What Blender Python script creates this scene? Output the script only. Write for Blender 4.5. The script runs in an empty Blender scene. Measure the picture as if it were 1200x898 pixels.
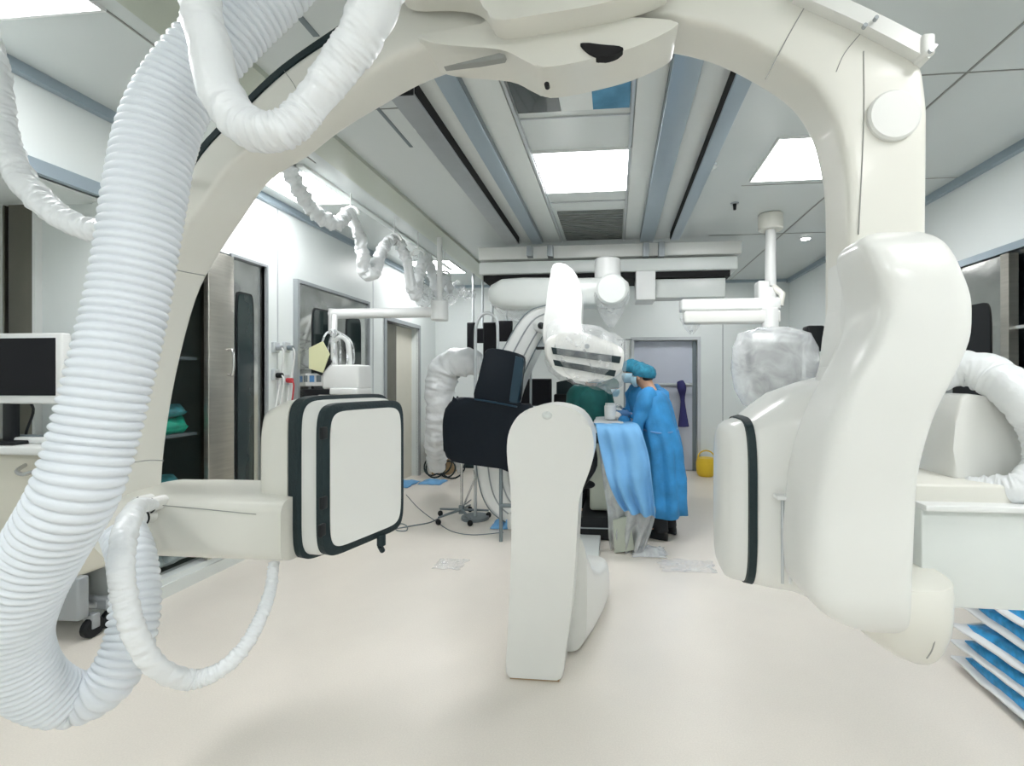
import bpy, bmesh, math, random
from mathutils import Vector, Matrix, noise
random.seed(7)
SC = bpy.context.scene
COL = SC.collection
PI = math.pi
# ------------------------------------------------------------------ camera
CZ = 1.40; FPX = 560.0; CX = 665.0; CY = 447.0
YAW = math.atan(55.0/FPX)
CF = Vector((-math.sin(YAW), math.cos(YAW), 0)); CR = Vector((math.cos(YAW), math.sin(YAW), 0)); CU = Vector((0,0,1))
def ray(px, py): return CF + CR*((px-CX)/FPX) + CU*((CY-py)/FPX)
def P(px, py, Y):
    d = ray(px, py); t = Y/d.y; return Vector((0,0,CZ)) + d*t
def PX(px, py, X):
    d = ray(px, py); t = X/d.x; return Vector((0,0,CZ)) + d*t
def PZ(px, py, Z):
    d = ray(px, py); t = (Z-CZ)/d.z; return Vector((0,0,CZ)) + d*t
cam = bpy.data.cameras.new('camera'); co = bpy.data.objects.new('camera', cam); COL.objects.link(co)
co.location = (0,0,CZ); co.rotation_euler = (PI/2, 0, YAW)
cam.sensor_width = 36; cam.lens = FPX/1200*36
cam.shift_x = (600-CX)/1200; cam.shift_y = (CY-449)/1200
cam.clip_start = .02
SC.camera = co

CEIL = 2.95; XL = -2.9; XR = 2.64; YB = 7.54; YN = -2.4
# ------------------------------------------------------------------ materials
MATS = {}
def mat(name, col, rough=.5, metal=0, bump=0, bscale=40, vary=0, vscale=8, coat=0, alpha=1, trans=0, spec=.5, sheen=0, stretch=None):
    if name in MATS: return MATS[name]
    m = bpy.data.materials.new(name); m.use_nodes = True; nt = m.node_tree; b = nt.nodes['Principled BSDF']
    b.inputs['Base Color'].default_value = (*col, 1); b.inputs['Roughness'].default_value = rough
    b.inputs['Metallic'].default_value = metal; b.inputs['Coat Weight'].default_value = coat
    b.inputs['Alpha'].default_value = alpha; b.inputs['Transmission Weight'].default_value = trans
    b.inputs['Specular IOR Level'].default_value = spec; b.inputs['Sheen Weight'].default_value = sheen
    tc = nt.nodes.new('ShaderNodeTexCoord'); mp = nt.nodes.new('ShaderNodeMapping'); nt.links.new(tc.outputs['Object'], mp.inputs[0])
    if stretch: mp.inputs['Scale'].default_value = stretch
    n = nt.nodes.new('ShaderNodeTexNoise'); n.inputs['Scale'].default_value = vscale; n.inputs['Detail'].default_value = 5
    nt.links.new(mp.outputs[0], n.inputs[0])
    v = max(vary, .012)
    r = nt.nodes.new('ShaderNodeValToRGB')
    r.color_ramp.elements[0].position = .3; r.color_ramp.elements[1].position = .7
    r.color_ramp.elements[0].color = (*[max(0,c*(1-v)) for c in col],1); r.color_ramp.elements[1].color = (*[min(1,c*(1+v)) for c in col],1)
    nt.links.new(n.outputs[0], r.inputs[0]); nt.links.new(r.outputs[0], b.inputs['Base Color'])
    if bump:
        n2 = nt.nodes.new('ShaderNodeTexNoise'); n2.inputs['Scale'].default_value = bscale; n2.inputs['Detail'].default_value = 4
        nt.links.new(mp.outputs[0], n2.inputs[0])
        bp = nt.nodes.new('ShaderNodeBump'); bp.inputs['Strength'].default_value = bump; bp.inputs['Distance'].default_value = .01
        nt.links.new(n2.outputs[0], bp.inputs['Height']); nt.links.new(bp.outputs[0], b.inputs['Normal'])
    MATS[name] = m; return m
def emit(name, col, s):
    m = bpy.data.materials.new(name); m.use_nodes = True; b = m.node_tree.nodes['Principled BSDF']
    b.inputs['Base Color'].default_value = (*col,1)
    b.inputs['Emission Color'].default_value = (*col,1); b.inputs['Emission Strength'].default_value = s
    MATS[name] = m; return m
def film(name, col, opac, rough=.2, bump=.6, bscale=14):
    m = bpy.data.materials.new(name); m.use_nodes = True; nt = m.node_tree; b = nt.nodes['Principled BSDF']
    b.inputs['Base Color'].default_value = (*col,1); b.inputs['Roughness'].default_value = rough
    b.inputs['Specular IOR Level'].default_value = .9
    n = nt.nodes.new('ShaderNodeTexNoise'); n.inputs['Scale'].default_value = bscale; n.inputs['Detail'].default_value = 5; n.inputs['Distortion'].default_value = 1.2
    tc = nt.nodes.new('ShaderNodeTexCoord'); nt.links.new(tc.outputs['Object'], n.inputs[0])
    bp = nt.nodes.new('ShaderNodeBump'); bp.inputs['Strength'].default_value = bump; bp.inputs['Distance'].default_value = .02
    nt.links.new(n.outputs[0], bp.inputs['Height']); nt.links.new(bp.outputs[0], b.inputs['Normal'])
    r = nt.nodes.new('ShaderNodeMapRange'); r.inputs[1].default_value = .3; r.inputs[2].default_value = .7
    r.inputs[3].default_value = max(0,opac-.13); r.inputs[4].default_value = min(1,opac+.13)
    nt.links.new(n.outputs[0], r.inputs[0]); nt.links.new(r.outputs[0], b.inputs['Alpha'])
    MATS[name] = m; return m

M = {}
M['wall'] = mat('wall_panel', (.80,.85,.84), .35, vary=.015, vscale=1.5)
M['ceil'] = mat('ceiling_panel', (.68,.725,.715), .22, vary=.02, vscale=1.2)
M['ceil2'] = mat('ceiling_plank', (.74,.78,.76), .3)
M['soffit'] = mat('soffit_green', (.50,.54,.46), .3)
def floor_mat():
    m = mat('floor_vinyl', (.80,.755,.685), .32, vary=.03, vscale=2.2)
    nt = m.node_tree; b = nt.nodes['Principled BSDF']
    n = nt.nodes.new('ShaderNodeTexNoise'); n.inputs['Scale'].default_value = 160; n.inputs['Detail'].default_value = 3
    tc = [x for x in nt.nodes if x.type=='TEX_COORD'][0]; nt.links.new(tc.outputs['Object'], n.inputs[0])
    mr = nt.nodes.new('ShaderNodeMapRange'); mr.inputs[1].default_value=.3; mr.inputs[2].default_value=.7; mr.inputs[3].default_value=.95; mr.inputs[4].default_value=1.03
    nt.links.new(n.outputs[0], mr.inputs[0])
    mix = nt.nodes.new('ShaderNodeVectorMath'); mix.operation='SCALE'
    src = b.inputs['Base Color'].links[0].from_socket
    nt.links.new(src, mix.inputs[0]); nt.links.new(mr.outputs[0], mix.inputs['Scale']); nt.links.new(mix.outputs[0], b.inputs['Base Color'])
    return m
M['floor'] = floor_mat()
M['shell'] = mat('ivory_shell', (.77,.765,.70), .33, coat=.15, vary=.012, vscale=3)
M['shell2'] = mat('white_shell', (.80,.81,.78), .3, coat=.2, vary=.012, vscale=3)
M['white'] = mat('white_plastic', (.82,.84,.83), .35, coat=.1)
M['cream'] = mat('cream_panel', (.74,.72,.62), .4, vary=.015)
M['seam'] = mat('seam_grey', (.30,.31,.29), .6)
M['black'] = mat('black_rubber', (.008,.010,.012), .5, spec=.3)
M['void'] = mat('black_void', (.004,.004,.005), .8)
M['stripe'] = mat('charcoal_band', (.014,.028,.032), .55, spec=.3, bump=.2, bscale=120)
M['grey'] = mat('grey_metal', (.38,.41,.43), .35, .4, vary=.04)
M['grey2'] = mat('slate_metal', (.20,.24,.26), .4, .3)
M['bluegrey'] = mat('blue_grey_profile', (.36,.44,.50), .3, .3)
M['alu'] = mat('aluminium', (.62,.65,.67), .3, .6)
M['steel'] = mat('brushed_steel', (.52,.50,.45), .28, .92, bump=.12, bscale=30, vary=.08, vscale=5, stretch=(1,1,12))
M['steelw'] = mat('wavy_steel', (.55,.56,.54), .16, .95, bump=.35, bscale=3, vary=.06)
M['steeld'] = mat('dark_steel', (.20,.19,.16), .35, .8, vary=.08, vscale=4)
M['chrome'] = mat('chrome_tube', (.60,.60,.60), .2, .9)
M['navy'] = mat('navy_vinyl', (.003,.007,.013), .42, bump=.12, bscale=20, spec=.22)
M['navy2'] = mat('navy_side', (.008,.035,.06), .35)
M['screen'] = mat('dark_screen', (.003,.003,.006), .45, spec=.25)
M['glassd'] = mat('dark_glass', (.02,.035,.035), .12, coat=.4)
M['glass'] = mat('clear_glass', (.02,.04,.04), .03, alpha=.12)
M['hose'] = mat('hose_plastic', (.80,.85,.90), .4, coat=.1)
M['sleeve'] = mat('sleeve_film', (.84,.87,.885), .3, bump=.7, bscale=16, coat=.25)
M['film'] = film('clear_film', (.85,.88,.90), .22, .15, .5, 9)
M['filmw'] = film('milky_film', (.84,.87,.88), .45, .2, .25, 5)
M['gown'] = mat('blue_gown', (.035,.27,.60), .7, bump=1.0, bscale=13, vary=.22, vscale=6)
M['drape'] = mat('blue_drape', (.17,.42,.72), .7, bump=.9, bscale=8, vary=.08, vscale=5)
M['cap'] = mat('teal_cap', (.025,.22,.34), .8, bump=.6, bscale=30, vary=.35, vscale=22)
M['gcap'] = mat('green_cap', (.02,.12,.10), .8, bump=.4)
M['green'] = mat('green_scrubs', (.008,.11,.10), .8, bump=.5, bscale=10, vary=.2)
M['maskm'] = mat('face_mask', (.45,.68,.80), .8)
M['skin'] = mat('skin', (.62,.36,.24), .5, vary=.05)
M['hair'] = mat('black_hair', (.012,.01,.01), .6)
M['glove'] = mat('latex_glove', (.82,.83,.80), .45)
M['pants'] = mat('black_trousers', (.012,.014,.018), .8)
M['sheet'] = mat('white_sheet', (.82,.85,.86), .7, bump=.6, bscale=12)
M['yellow'] = mat('yellow_plastic', (.85,.58,.03), .4)
M['card'] = mat('cardboard', (.42,.30,.17), .8, vary=.08)
M['packb'] = mat('blue_pack', (.03,.33,.68), .35, bump=.8, bscale=18, vary=.45, vscale=16)
M['packw'] = mat('pack_paper', (.82,.84,.85), .5, bump=.4, bscale=20)
M['teal'] = mat('teal_pack', (.05,.25,.28), .4, bump=.9, bscale=14, vary=.6, vscale=14)
M['emer'] = mat('emerald_pack', (.02,.50,.34), .4, bump=.6, bscale=14, vary=.3, vscale=14)
M['gpack'] = mat('grey_pack', (.42,.48,.48), .4, bump=.9, bscale=14, vary=.35, vscale=14)
M['paper'] = mat('yellow_paper', (.72,.73,.45), .6)
M['red'] = mat('red_plug', (.55,.05,.06), .5)
M['bluem'] = mat('blue_label', (.12,.30,.60), .5)
M['pale'] = mat('pale_lilac_door', (.60,.64,.74), .4)
M['bluerefl'] = mat('blue_reflection_paint', (.10,.30,.48), .15, vary=.3, vscale=6)  # blue part of the ceiling reflection, put into the base colour
M['grille'] = mat('grey_grille', (.20,.22,.21), .5, vary=.15, vscale=10)
LIGHT = emit('light_panel', (1.0,.995,1.0), 11.0)

# ------------------------------------------------------------------ mesh helpers
def V(*a): return Vector(a)
def crom(pts, n=6, closed=False):
    """Catmull-Rom through tuples or vectors (any dimension given as lists)"""
    pts = [list(p) for p in pts]; L = len(pts); out = []
    rng = range(L) if closed else range(L-1)
    for i in rng:
        if closed: p0,p1,p2,p3 = pts[i-1],pts[i],pts[(i+1)%L],pts[(i+2)%L]
        else: p0,p1,p2,p3 = pts[max(i-1,0)],pts[i],pts[i+1],pts[min(i+2,L-1)]
        for k in range(n):
            t=k/n; t2=t*t; t3=t2*t
            out.append([.5*((2*b)+(-a+c)*t+(2*a-5*b+4*c-d)*t2+(-a+3*b-3*c+d)*t3) for a,b,c,d in zip(p0,p1,p2,p3)])
    if not closed: out.append(pts[-1])
    return out
class MB:
    def __init__(s): s.bm = bmesh.new()
    def box(s, lo, hi, bev=0, M4=None):
        lo=Vector(lo); hi=Vector(hi)
        r = bmesh.ops.create_cube(s.bm, size=1); vs = r['verts']
        for v in vs: v.co = Vector([(lo[i]+hi[i])/2 + v.co[i]*(hi[i]-lo[i]) for i in range(3)])
        if bev:
            es = list({e for v in vs for e in v.link_edges})
            rr = bmesh.ops.bevel(s.bm, geom=es, offset=bev, segments=3, affect='EDGES', profile=.5)
            vs = list({v for f in rr['faces'] for v in f.verts} | {v for v in vs if v.is_valid})
        if M4 is not None:
            for v in vs: v.co = M4 @ v.co
        return s
    def loft(s, secs, cap0=True, cap1=True, closed=True):
        rows = [[s.bm.verts.new(p) for p in sec] for sec in secs]; n = len(rows[0])
        for a,b in zip(rows[:-1], rows[1:]):
            for i in range(n if closed else n-1):
                j=(i+1)%n
                try: s.bm.faces.new((a[i],a[j],b[j],b[i]))
                except ValueError: pass
        if closed and cap0: s.bm.faces.new(rows[0][::-1])
        if closed and cap1: s.bm.faces.new(rows[-1])
        return s
    def tube(s, pts, r, n=12, smooth=0, caps=True):
        rs = r if isinstance(r,(list,tuple)) else [r]*len(pts)
        if smooth:
            q = crom([[*p, rr] for p,rr in zip(pts,rs)], smooth); pts=[Vector(x[:3]) for x in q]; rs=[x[3] for x in q]
        pts=[Vector(p) for p in pts]
        secs=[]; up=None
        for i,p in enumerate(pts):
            t = (pts[min(i+1,len(pts)-1)]-pts[max(i-1,0)])
            if t.length<1e-9: t = Vector((0,0,1))
            t.normalize()
            if up is None:
                up = Vector((0,0,1)) if abs(t.z)<.9 else Vector((0,1,0))
            up = (up - t*up.dot(t)).normalized(); w = t.cross(up)
            secs.append([p + up*rs[i]*math.cos(2*PI*k/n) + w*rs[i]*math.sin(2*PI*k/n) for k in range(n)])
        return s.loft(secs, caps, caps)
    def prism(s, pts, d, bev=0, seg=3):
        d=Vector(d); a=[s.bm.verts.new(p) for p in pts]; b=[s.bm.verts.new(Vector(p)+d) for p in pts]; n=len(a)
        f0=s.bm.faces.new(a[::-1]); f1=s.bm.faces.new(b); es=list(f0.edges)+list(f1.edges)
        for i in range(n):
            j=(i+1)%n; s.bm.faces.new((a[i],a[j],b[j],b[i]))
        if bev: bmesh.ops.bevel(s.bm, geom=es, offset=bev, segments=seg, affect='EDGES', profile=.5, clamp_overlap=True)
        return s
    def ell(s, c, r, n=20, m=12, M4=None):
        rr = bmesh.ops.create_uvsphere(s.bm, u_segments=n, v_segments=m, radius=1)
        c=Vector(c)
        for v in rr['verts']:
            q = Vector((v.co.x*r[0], v.co.y*r[1], v.co.z*r[2]))
            if M4 is not None: q = M4 @ q
            v.co = q + c
        return s
    def cyl(s, a, b, r, n=24, r2=None, bev=0):
        a=Vector(a); b=Vector(b); d=(b-a).normalized(); r2 = r if r2 is None else r2
        if bev:
            return s.tube([a, a+d*bev, b-d*bev, b],[r-bev, r, r2, r2-bev], n)
        return s.tube([a,b],[r,r2],n)
    def sheet(s, grid):
        return s.loft(grid, False, False, closed=False)
    def xf(s, M4):
        for v in s.bm.verts: v.co = M4 @ v.co
        return s
    def jitter(s, amp, sc):
        s.bm.normal_update()
        for v in s.bm.verts:
            v.co += v.normal*amp*noise.noise(v.co*sc)
        return s
    def build(s, name, m, parent=None, smooth=True, ang=38, sub=0, solid=0):
        bmesh.ops.recalc_face_normals(s.bm, faces=s.bm.faces)
        me = bpy.data.meshes.new(name); 
        if parent is not None:
            off = root_loc(parent)
        else:
            xs=[v.co.x for v in s.bm.verts]; ys=[v.co.y for v in s.bm.verts]; zs=[v.co.z for v in s.bm.verts]
            off = Vector(((min(xs)+max(xs))/2,(min(ys)+max(ys))/2,min(zs)))
        for v in s.bm.verts: v.co -= off
        s.bm.to_mesh(me); s.bm.free()
        if smooth:
            for p in me.polygons: p.use_smooth = True
            me.set_sharp_from_angle(angle=math.radians(ang))
        me.materials.append(m)
        o = bpy.data.objects.new(name, me); COL.objects.link(o)
        if parent is None: o.location = off
        else: o.parent = parent
        if solid:
            md = o.modifiers.new('s','SOLIDIFY'); md.thickness = solid; md.offset = 0
        if sub:
            md = o.modifiers.new('d','SUBSURF'); md.levels = sub; md.render_levels = sub
        return o
def root_loc(o):
    while o.parent is not None: o = o.parent
    return o.location.copy()
def tag(o, label=None, cat=None, group=None, kind=None):
    if label: o['label']=label
    if cat: o['category']=cat
    if group: o['group']=group
    if kind: o['kind']=kind
    return o
def thing(name, label, cat, loc, group=None):
    o = bpy.data.objects.new(name, None); COL.objects.link(o); o.location = Vector(loc); o.empty_display_size=.1
    return tag(o, label, cat, group)
def struct(o): o['kind']='structure'; return o
def se(c, u, v, n=4, N=32, sq=None):
    """superellipse section, centre c, half axes u, v"""
    out=[]; c=Vector(c); u=Vector(u); v=Vector(v)
    for k in range(N):
        t=2*PI*k/N; ct,st=math.cos(t),math.sin(t)
        out.append(c+u*(abs(ct)**(2/n))*(1 if ct>=0 else -1)+v*(abs(st)**(2/n))*(1 if st>=0 else -1))
    return out
def outline(pts, Y, n=0, closed=True):
    if n: pts = crom(pts, n, closed)
    return [P(p[0],p[1],Y) for p in pts]
def copy_tree(o, parent=None, loc=None):
    c=o.copy(); COL.objects.link(c)
    if parent: c.parent=parent
    if loc is not None: c.location=loc
    for ch in list(o.children): copy_tree(ch, c)
    return c
def rot2(o, ang): return Matrix.Translation(o) @ Matrix.Rotation(ang,4,'Z') @ Matrix.Translation(-Vector(o))

# ------------------------------------------------------------------ room
struct(MB().box((XL-1.0,YN-.1,-.1),(XR+.8,YB+1.2,0)).build('floor', M['floor'], smooth=False))
struct(MB().box((XL-1.0,YN-.1,CEIL),(XR+.8,YB+1.2,CEIL+.1)).build('ceiling', M['ceil'], smooth=False))
def wall_holes(name, axis, c0, c1, a0, a1, z1, holes, m=None):
    """wall slab between c0..c1 on one axis, a0..a1 on the other, with rectangular holes (a,b,zlo,zhi)"""
    A = sorted({a0,a1,*[h[0] for h in holes],*[h[1] for h in holes]}); Z = sorted({0,z1,*[h[2] for h in holes],*[h[3] for h in holes]})
    mb=MB()
    for i in range(len(A)-1):
        for j in range(len(Z)-1):
            am=(A[i]+A[i+1])/2; zm=(Z[j]+Z[j+1])/2
            if any(h[0]<am<h[1] and h[2]<zm<h[3] for h in holes): continue
            if axis=='x': mb.box((c0,A[i],Z[j]),(c1,A[i+1],Z[j+1]))
            else: mb.box((A[i],c0,Z[j]),(A[i+1],c1,Z[j+1]))
    bmesh.ops.remove_doubles(mb.bm, verts=mb.bm.verts, dist=1e-5)
    return struct(mb.build(name, m or M['wall'], smooth=False))
def yl(px): return PX(px,447,XL).y
def yr(px): return PX(px,447,XR).y
AL0, AL1 = 1.0, yl(130)          # alcove
B0,B1 = yl(150), yl(268); BC1 = yl(310)
C0,C1 = yl(346), yl(428)
D0,D1 = yl(452), yl(490)
wall_holes('wall_left','x',XL-.12,XL,YN,YB,CEIL,[(AL0,AL1,0,2.44),(B0,BC1,.12,2.36),(D0,D1,0,2.18)])
RC0, RC1 = yr(1250), yr(1085)
wall_holes('wall_right','x',XR,XR+.12,YN,YB,CEIL,[(RC0,RC1,.12,2.27)])
DX0,DX1 = P(743,400,YB).x, P(817,400,YB).x; DZ = P(780,399,YB).z
wall_holes('wall_back','y',YB,YB+.12,XL-.12,XR+.12,CEIL,[(DX0,DX1,0,DZ)])
struct(MB().box((XL-.12,YN-.1,0),(XR+.12,YN,CEIL)).build('wall_front', M['wall'], smooth=False))
# alcove shell
mb=MB(); mb.box((XL-.75,AL0-.05,0),(XL-.70,AL1+.12,2.5)); mb.box((XL-.70,AL1+.02,0),(XL-.12,AL1+.10,2.5)); mb.box((XL-.70,AL0-.1,0),(XL-.12,AL0-.02,2.5)); mb.box((XL-.7,AL0-.02,2.44),(XL-.12,AL1+.02,2.5))
struct(mb.build('wall_alcove', M['wall'], smooth=False))
# cabinet niche shells
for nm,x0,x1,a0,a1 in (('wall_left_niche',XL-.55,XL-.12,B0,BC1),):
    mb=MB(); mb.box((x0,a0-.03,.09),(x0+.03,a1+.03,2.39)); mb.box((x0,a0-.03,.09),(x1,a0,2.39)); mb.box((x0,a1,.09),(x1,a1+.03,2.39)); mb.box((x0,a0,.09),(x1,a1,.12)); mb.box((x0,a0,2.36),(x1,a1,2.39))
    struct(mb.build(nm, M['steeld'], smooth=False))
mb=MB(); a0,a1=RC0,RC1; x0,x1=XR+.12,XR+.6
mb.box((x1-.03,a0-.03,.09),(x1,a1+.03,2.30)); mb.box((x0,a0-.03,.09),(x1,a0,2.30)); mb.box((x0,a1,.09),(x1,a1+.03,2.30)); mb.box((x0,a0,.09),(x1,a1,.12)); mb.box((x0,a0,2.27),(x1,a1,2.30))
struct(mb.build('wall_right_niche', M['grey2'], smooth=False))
# room beyond the back door
mb=MB(); mb.box((DX0-.3,YB+1.1,0),(DX1+.6,YB+1.15,CEIL)); mb.box((DX0-.35,YB+.12,0),(DX0-.3,YB+1.15,CEIL)); mb.box((DX1+.3,YB+.12,0),(DX1+.35,YB+1.15,CEIL))
struct(mb.build('wall_corridor', M['pale'], smooth=False))
# corridor beyond left door D
mb=MB(); mb.box((XL-.8,D0-.1,0),(XL-.75,D1+.15,2.4)); mb.box((XL-.8,D1+.02,0),(XL-.12,D1+.1,2.4)); mb.box((XL-.8,D0-.1,0),(XL-.12,D0-.02,2.4)); mb.box((XL-.8,D0-.1,2.3),(XL-.12,D1+.1,2.4))
struct(mb.build('wall_side_corridor', M['cream'], smooth=False))
# trims at ceiling edges
tn=[0]
def trim(lo,hi,m):
    tn[0]+=1; return struct(MB().box(lo,hi).build('trim_%d'%tn[0], m, smooth=False))
trim((XL,YN,CEIL-.055),(XL+.045,YB,CEIL-.0),M['bluegrey'])
trim((XR-.045,YN,CEIL-.055),(XR,YB,CEIL-.0),M['bluegrey'])
trim((XL,YB-.03,CEIL-.04),(XR,YB,CEIL),M['bluegrey'])
# ceiling seams (real joint strips)
def seamY(x,y0,y1,w=.008,m='seam'): trim((x-w/2,y0,CEIL-.004),(x+w/2,y1,CEIL),M[m])
def seamX(y,x0,x1,w=.006,m='seam'): trim((x0,y-w/2,CEIL-.004),(x1,y+w/2,CEIL),M[m])
seamY(1.76,YN,YB,.012); seamY(-2.11,YN,3.2,.01); seamY(-1.33,.8,PZ(372,42,CEIL).y,.03,'grey2')
seamY(-1.335,PZ(435,120,CEIL).y,PZ(484,172,CEIL).y,.022,'grey2')
seamX(2.58,1.0,XR-.05); seamX(1.2,1.0,XR-.05,.005); seamX(3.9,1.0,XR-.05,.004); seamX(2.6,-2.0,-1.2,.004); seamX(5.2,1.0,XR-.05,.004)
# soffit band
trim((-1.98,.5,CEIL-.03),(-1.74,YB-.05,CEIL),M['soffit'])
# floor skirting
for nm,lo,hi in (('baseboard_left',(XL,AL1,0),(XL+.015,D0,.08)),('baseboard_right',(XR-.015,YN,0),(XR,YB,.08)),('baseboard_back',(XL,YB-.015,0),(DX0-.08,YB,.08))):
    struct(MB().box(lo,hi).build(nm, M['ceil2'], smooth=False))
# panel joints on walls
for px in (847,905):
    x=P(px,400,YB).x
    if x<XR: trim((x-.006,YB-.006,0),(x+.006,YB,CEIL-.04),M['grey'])
for px in (325,437,512): 
    y=yl(px); trim((XL,y-.005,.08),(XL+.005,y+.005,CEIL-.055),M['alu'])
for y in (5.6,): trim((XR-.005,y-.005,0),(XR,y+.005,CEIL-.055),M['alu'])

# doors & frames --------------------------------------------------
def frame(name, axis, c, a0, a1, z0, z1, w, t, m, parent=None, side=1):
    mb=MB()
    def b(p,q,zz0,zz1):
        if axis=='x': mb.box((min(c,c+t*side),p,zz0),(max(c,c+t*side),q,zz1))
        else: mb.box((p,min(c,c+t*side),zz0),(q,max(c,c+t*side),zz1))
    b(a0-w,a0,z0,z1+w); b(a1,a1+w,z0,z1+w); b(a0,a1,z1,z1+w)
    return mb.build(name, m, parent, smooth=False)
# alcove: frame + recessed steel sliding door
d=thing('door_1',None,None,(XL-.4,1.6,0)); struct(d)
frame('door_frame','x',XL-.02,AL0,AL1,0,2.44,.07,.06,M['bluegrey'],d)
Ye=AL1+.02; xa=P(12,400,Ye).x; xb=P(17,400,Ye).x; xc=P(46,400,Ye).x; zt=P(30,238,Ye).z
MB().box((XL-.70,Ye-.03,.01),(xa,Ye,zt),.003).build('door_leaf',M['steeld'],d)
MB().box((xb,Ye-.03,.01),(xc,Ye,zt),.003).build('door_leaf',M['steeld'],d)
MB().box((xa,Ye-.012,.01),(xb,Ye,zt)).build('door_gap',M['void'],d)
MB().box((xc,Ye-.035,.01),(xc+.02,Ye,zt+.02)).build('door_jamb',M['white'],d)
MB().box((XL-.70,Ye-.035,zt),(xc,Ye,zt+.02)).build('door_head',M['white'],d)
# steel door C with two windows
d=thing('door_2',None,None,(XL,(C0+C1)/2,0)); struct(d)
MB().box((XL,C0,0),(XL+.03,C1,2.30),.006).build('door_leaf',M['steelw'],d)
frame('door_frame','x',XL,C0,C1,0,2.30,.03,.045,M['grey'],d)
def rwin(a0,a1,z0,z1,x,parent,name='window_pane',m='glassd',t=.006,rim='black'):
    c=((a0+a1)/2,(z0+z1)/2); hy=(a1-a0)/2; hz=(z1-z0)/2
    sec=se((x,c[0],c[1]),(0,hy+.015,0),(0,0,hz+.015),9,48)
    o=MB().prism(sec,(t,0,0)).build('window_gasket',M[rim],parent)
    sec=se((x+t*.5,c[0],c[1]),(0,hy,0),(0,0,hz),9,48)
    MB().prism(sec,(t,0,0)).build(name,M[m],o)
z=lambda px,py: PX(px,py,XL).z
rwin(yl(363),yl(384),1.0,z(372,364),XL+.03,d); rwin(yl(403),yl(419),1.0,z(410,374),XL+.03,d)
# dark doorway D
d=thing('door_3',None,None,(XL,(D0+D1)/2,0)); struct(d)
frame('door_frame','x',XL-.03,D0,D1,0,2.18,.05,.05,M['grey'],d)
MB().box((XL-.10,D0,0),(XL-.06,D0+(D1-D0)*.42,2.17)).build('door_leaf',M['steeld'],d)
MB().box((XL-.12,D0+(D1-D0)*.42,0),(XL-.10,D1,2.17)).build('door_panel',M['cream'],d)
# back door
d=thing('door_4',None,None,((DX0+DX1)/2,YB,0)); struct(d)
frame('door_frame','y',YB+.01,DX0,DX1,0,DZ,.05,.04,M['alu'],d,-1)
MB().box((DX0+.005,YB+.08,.01),(DX1-.06,YB+.11,DZ-.01)).build('door_leaf',M['pale'],d)
MB().box((DX1-.06,YB+.05,.01),(DX1-.005,YB+.10,DZ-.01)).build('door_edge',M['grey2'],d)
zb=P(800,451,YB).z
MB().tube([(DX0+.35,YB-.03,zb),(DX1-.08,YB-.03,zb)],.028,12).build('crash_bar',M['grey'],d)
MB().tube([(DX0+.1,YB+.06,zb),(DX1-.1,YB+.06,zb)],.012,8).build('handle',M['grey'],d)
mb=MB(); mb.box((.05,0,0),(.05,0,0)); mb.bm.clear()

# ------------------------------------------------------------------ ceiling fittings
def light_panel(x0,x1,y0,y1,label,group='square ceiling light panels',z=CEIL):
    t=thing('ceiling_light',label,'ceiling light',((x0+x1)/2,(y0+y1)/2,z-.02),group)
    MB().box((x0,y0,z-.012),(x1,y1,z-.004)).build('diffuser',LIGHT,t,smooth=False)
    w=.012; mb=MB(); mb.box((x0-w,y0-w,z-.016),(x0,y1+w,z)); mb.box((x1,y0-w,z-.016),(x1+w,y1+w,z)); mb.box((x0,y0-w,z-.016),(x1,y0,z)); mb.box((x0,y1,z-.016),(x1,y1+w,z))
    mb.build('frame',M['white'],t,smooth=False)
a=PZ(625,178,CEIL); b=PZ(732,221,CEIL)
light_panel(a.x,b.x+.02,a.y,b.y,'square ceiling light between the aluminium tracks above the table')
a=PZ(912,161,CEIL); b=PZ(878,211,CEIL)
light_panel(a.x+.01,a.x+.62,a.y,b.y,'square ceiling light partly hidden by the right column of the white arch')
b=PZ(418,236,CEIL)
light_panel(b.x-.5,b.x,b.y-.62,b.y,'ceiling light above the hanging wrapped cables beside the left wall')
light_panel(PZ(108,0,CEIL).x-.6,PZ(108,0,CEIL).x,PZ(40,14,CEIL).y-.6,PZ(40,14,CEIL).y,'ceiling light cut by the top left corner of the picture')
light_panel(1.12,1.5,6.3,6.75,'small bright far ceiling light right of the central tracks','small far ceiling lights')
light_panel(.72,.98,6.35,6.8,'small bright far ceiling light behind the cross beam','small far ceiling lights')
light_panel(-2.65,-2.1,5.9,6.6,'far ceiling light behind the hanging cables near the left wall','small far ceiling lights')
# added unseen ceiling lights, mostly behind the camera, to brighten the room
for (x,y) in ((-1.6,-.9),(0,-.9),(1.5,-.9),(1.6,.7)):
    light_panel(x-.3,x+.3,y-.3,y+.3,'added square ceiling light, unseen, lighting the room from out of view')
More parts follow.
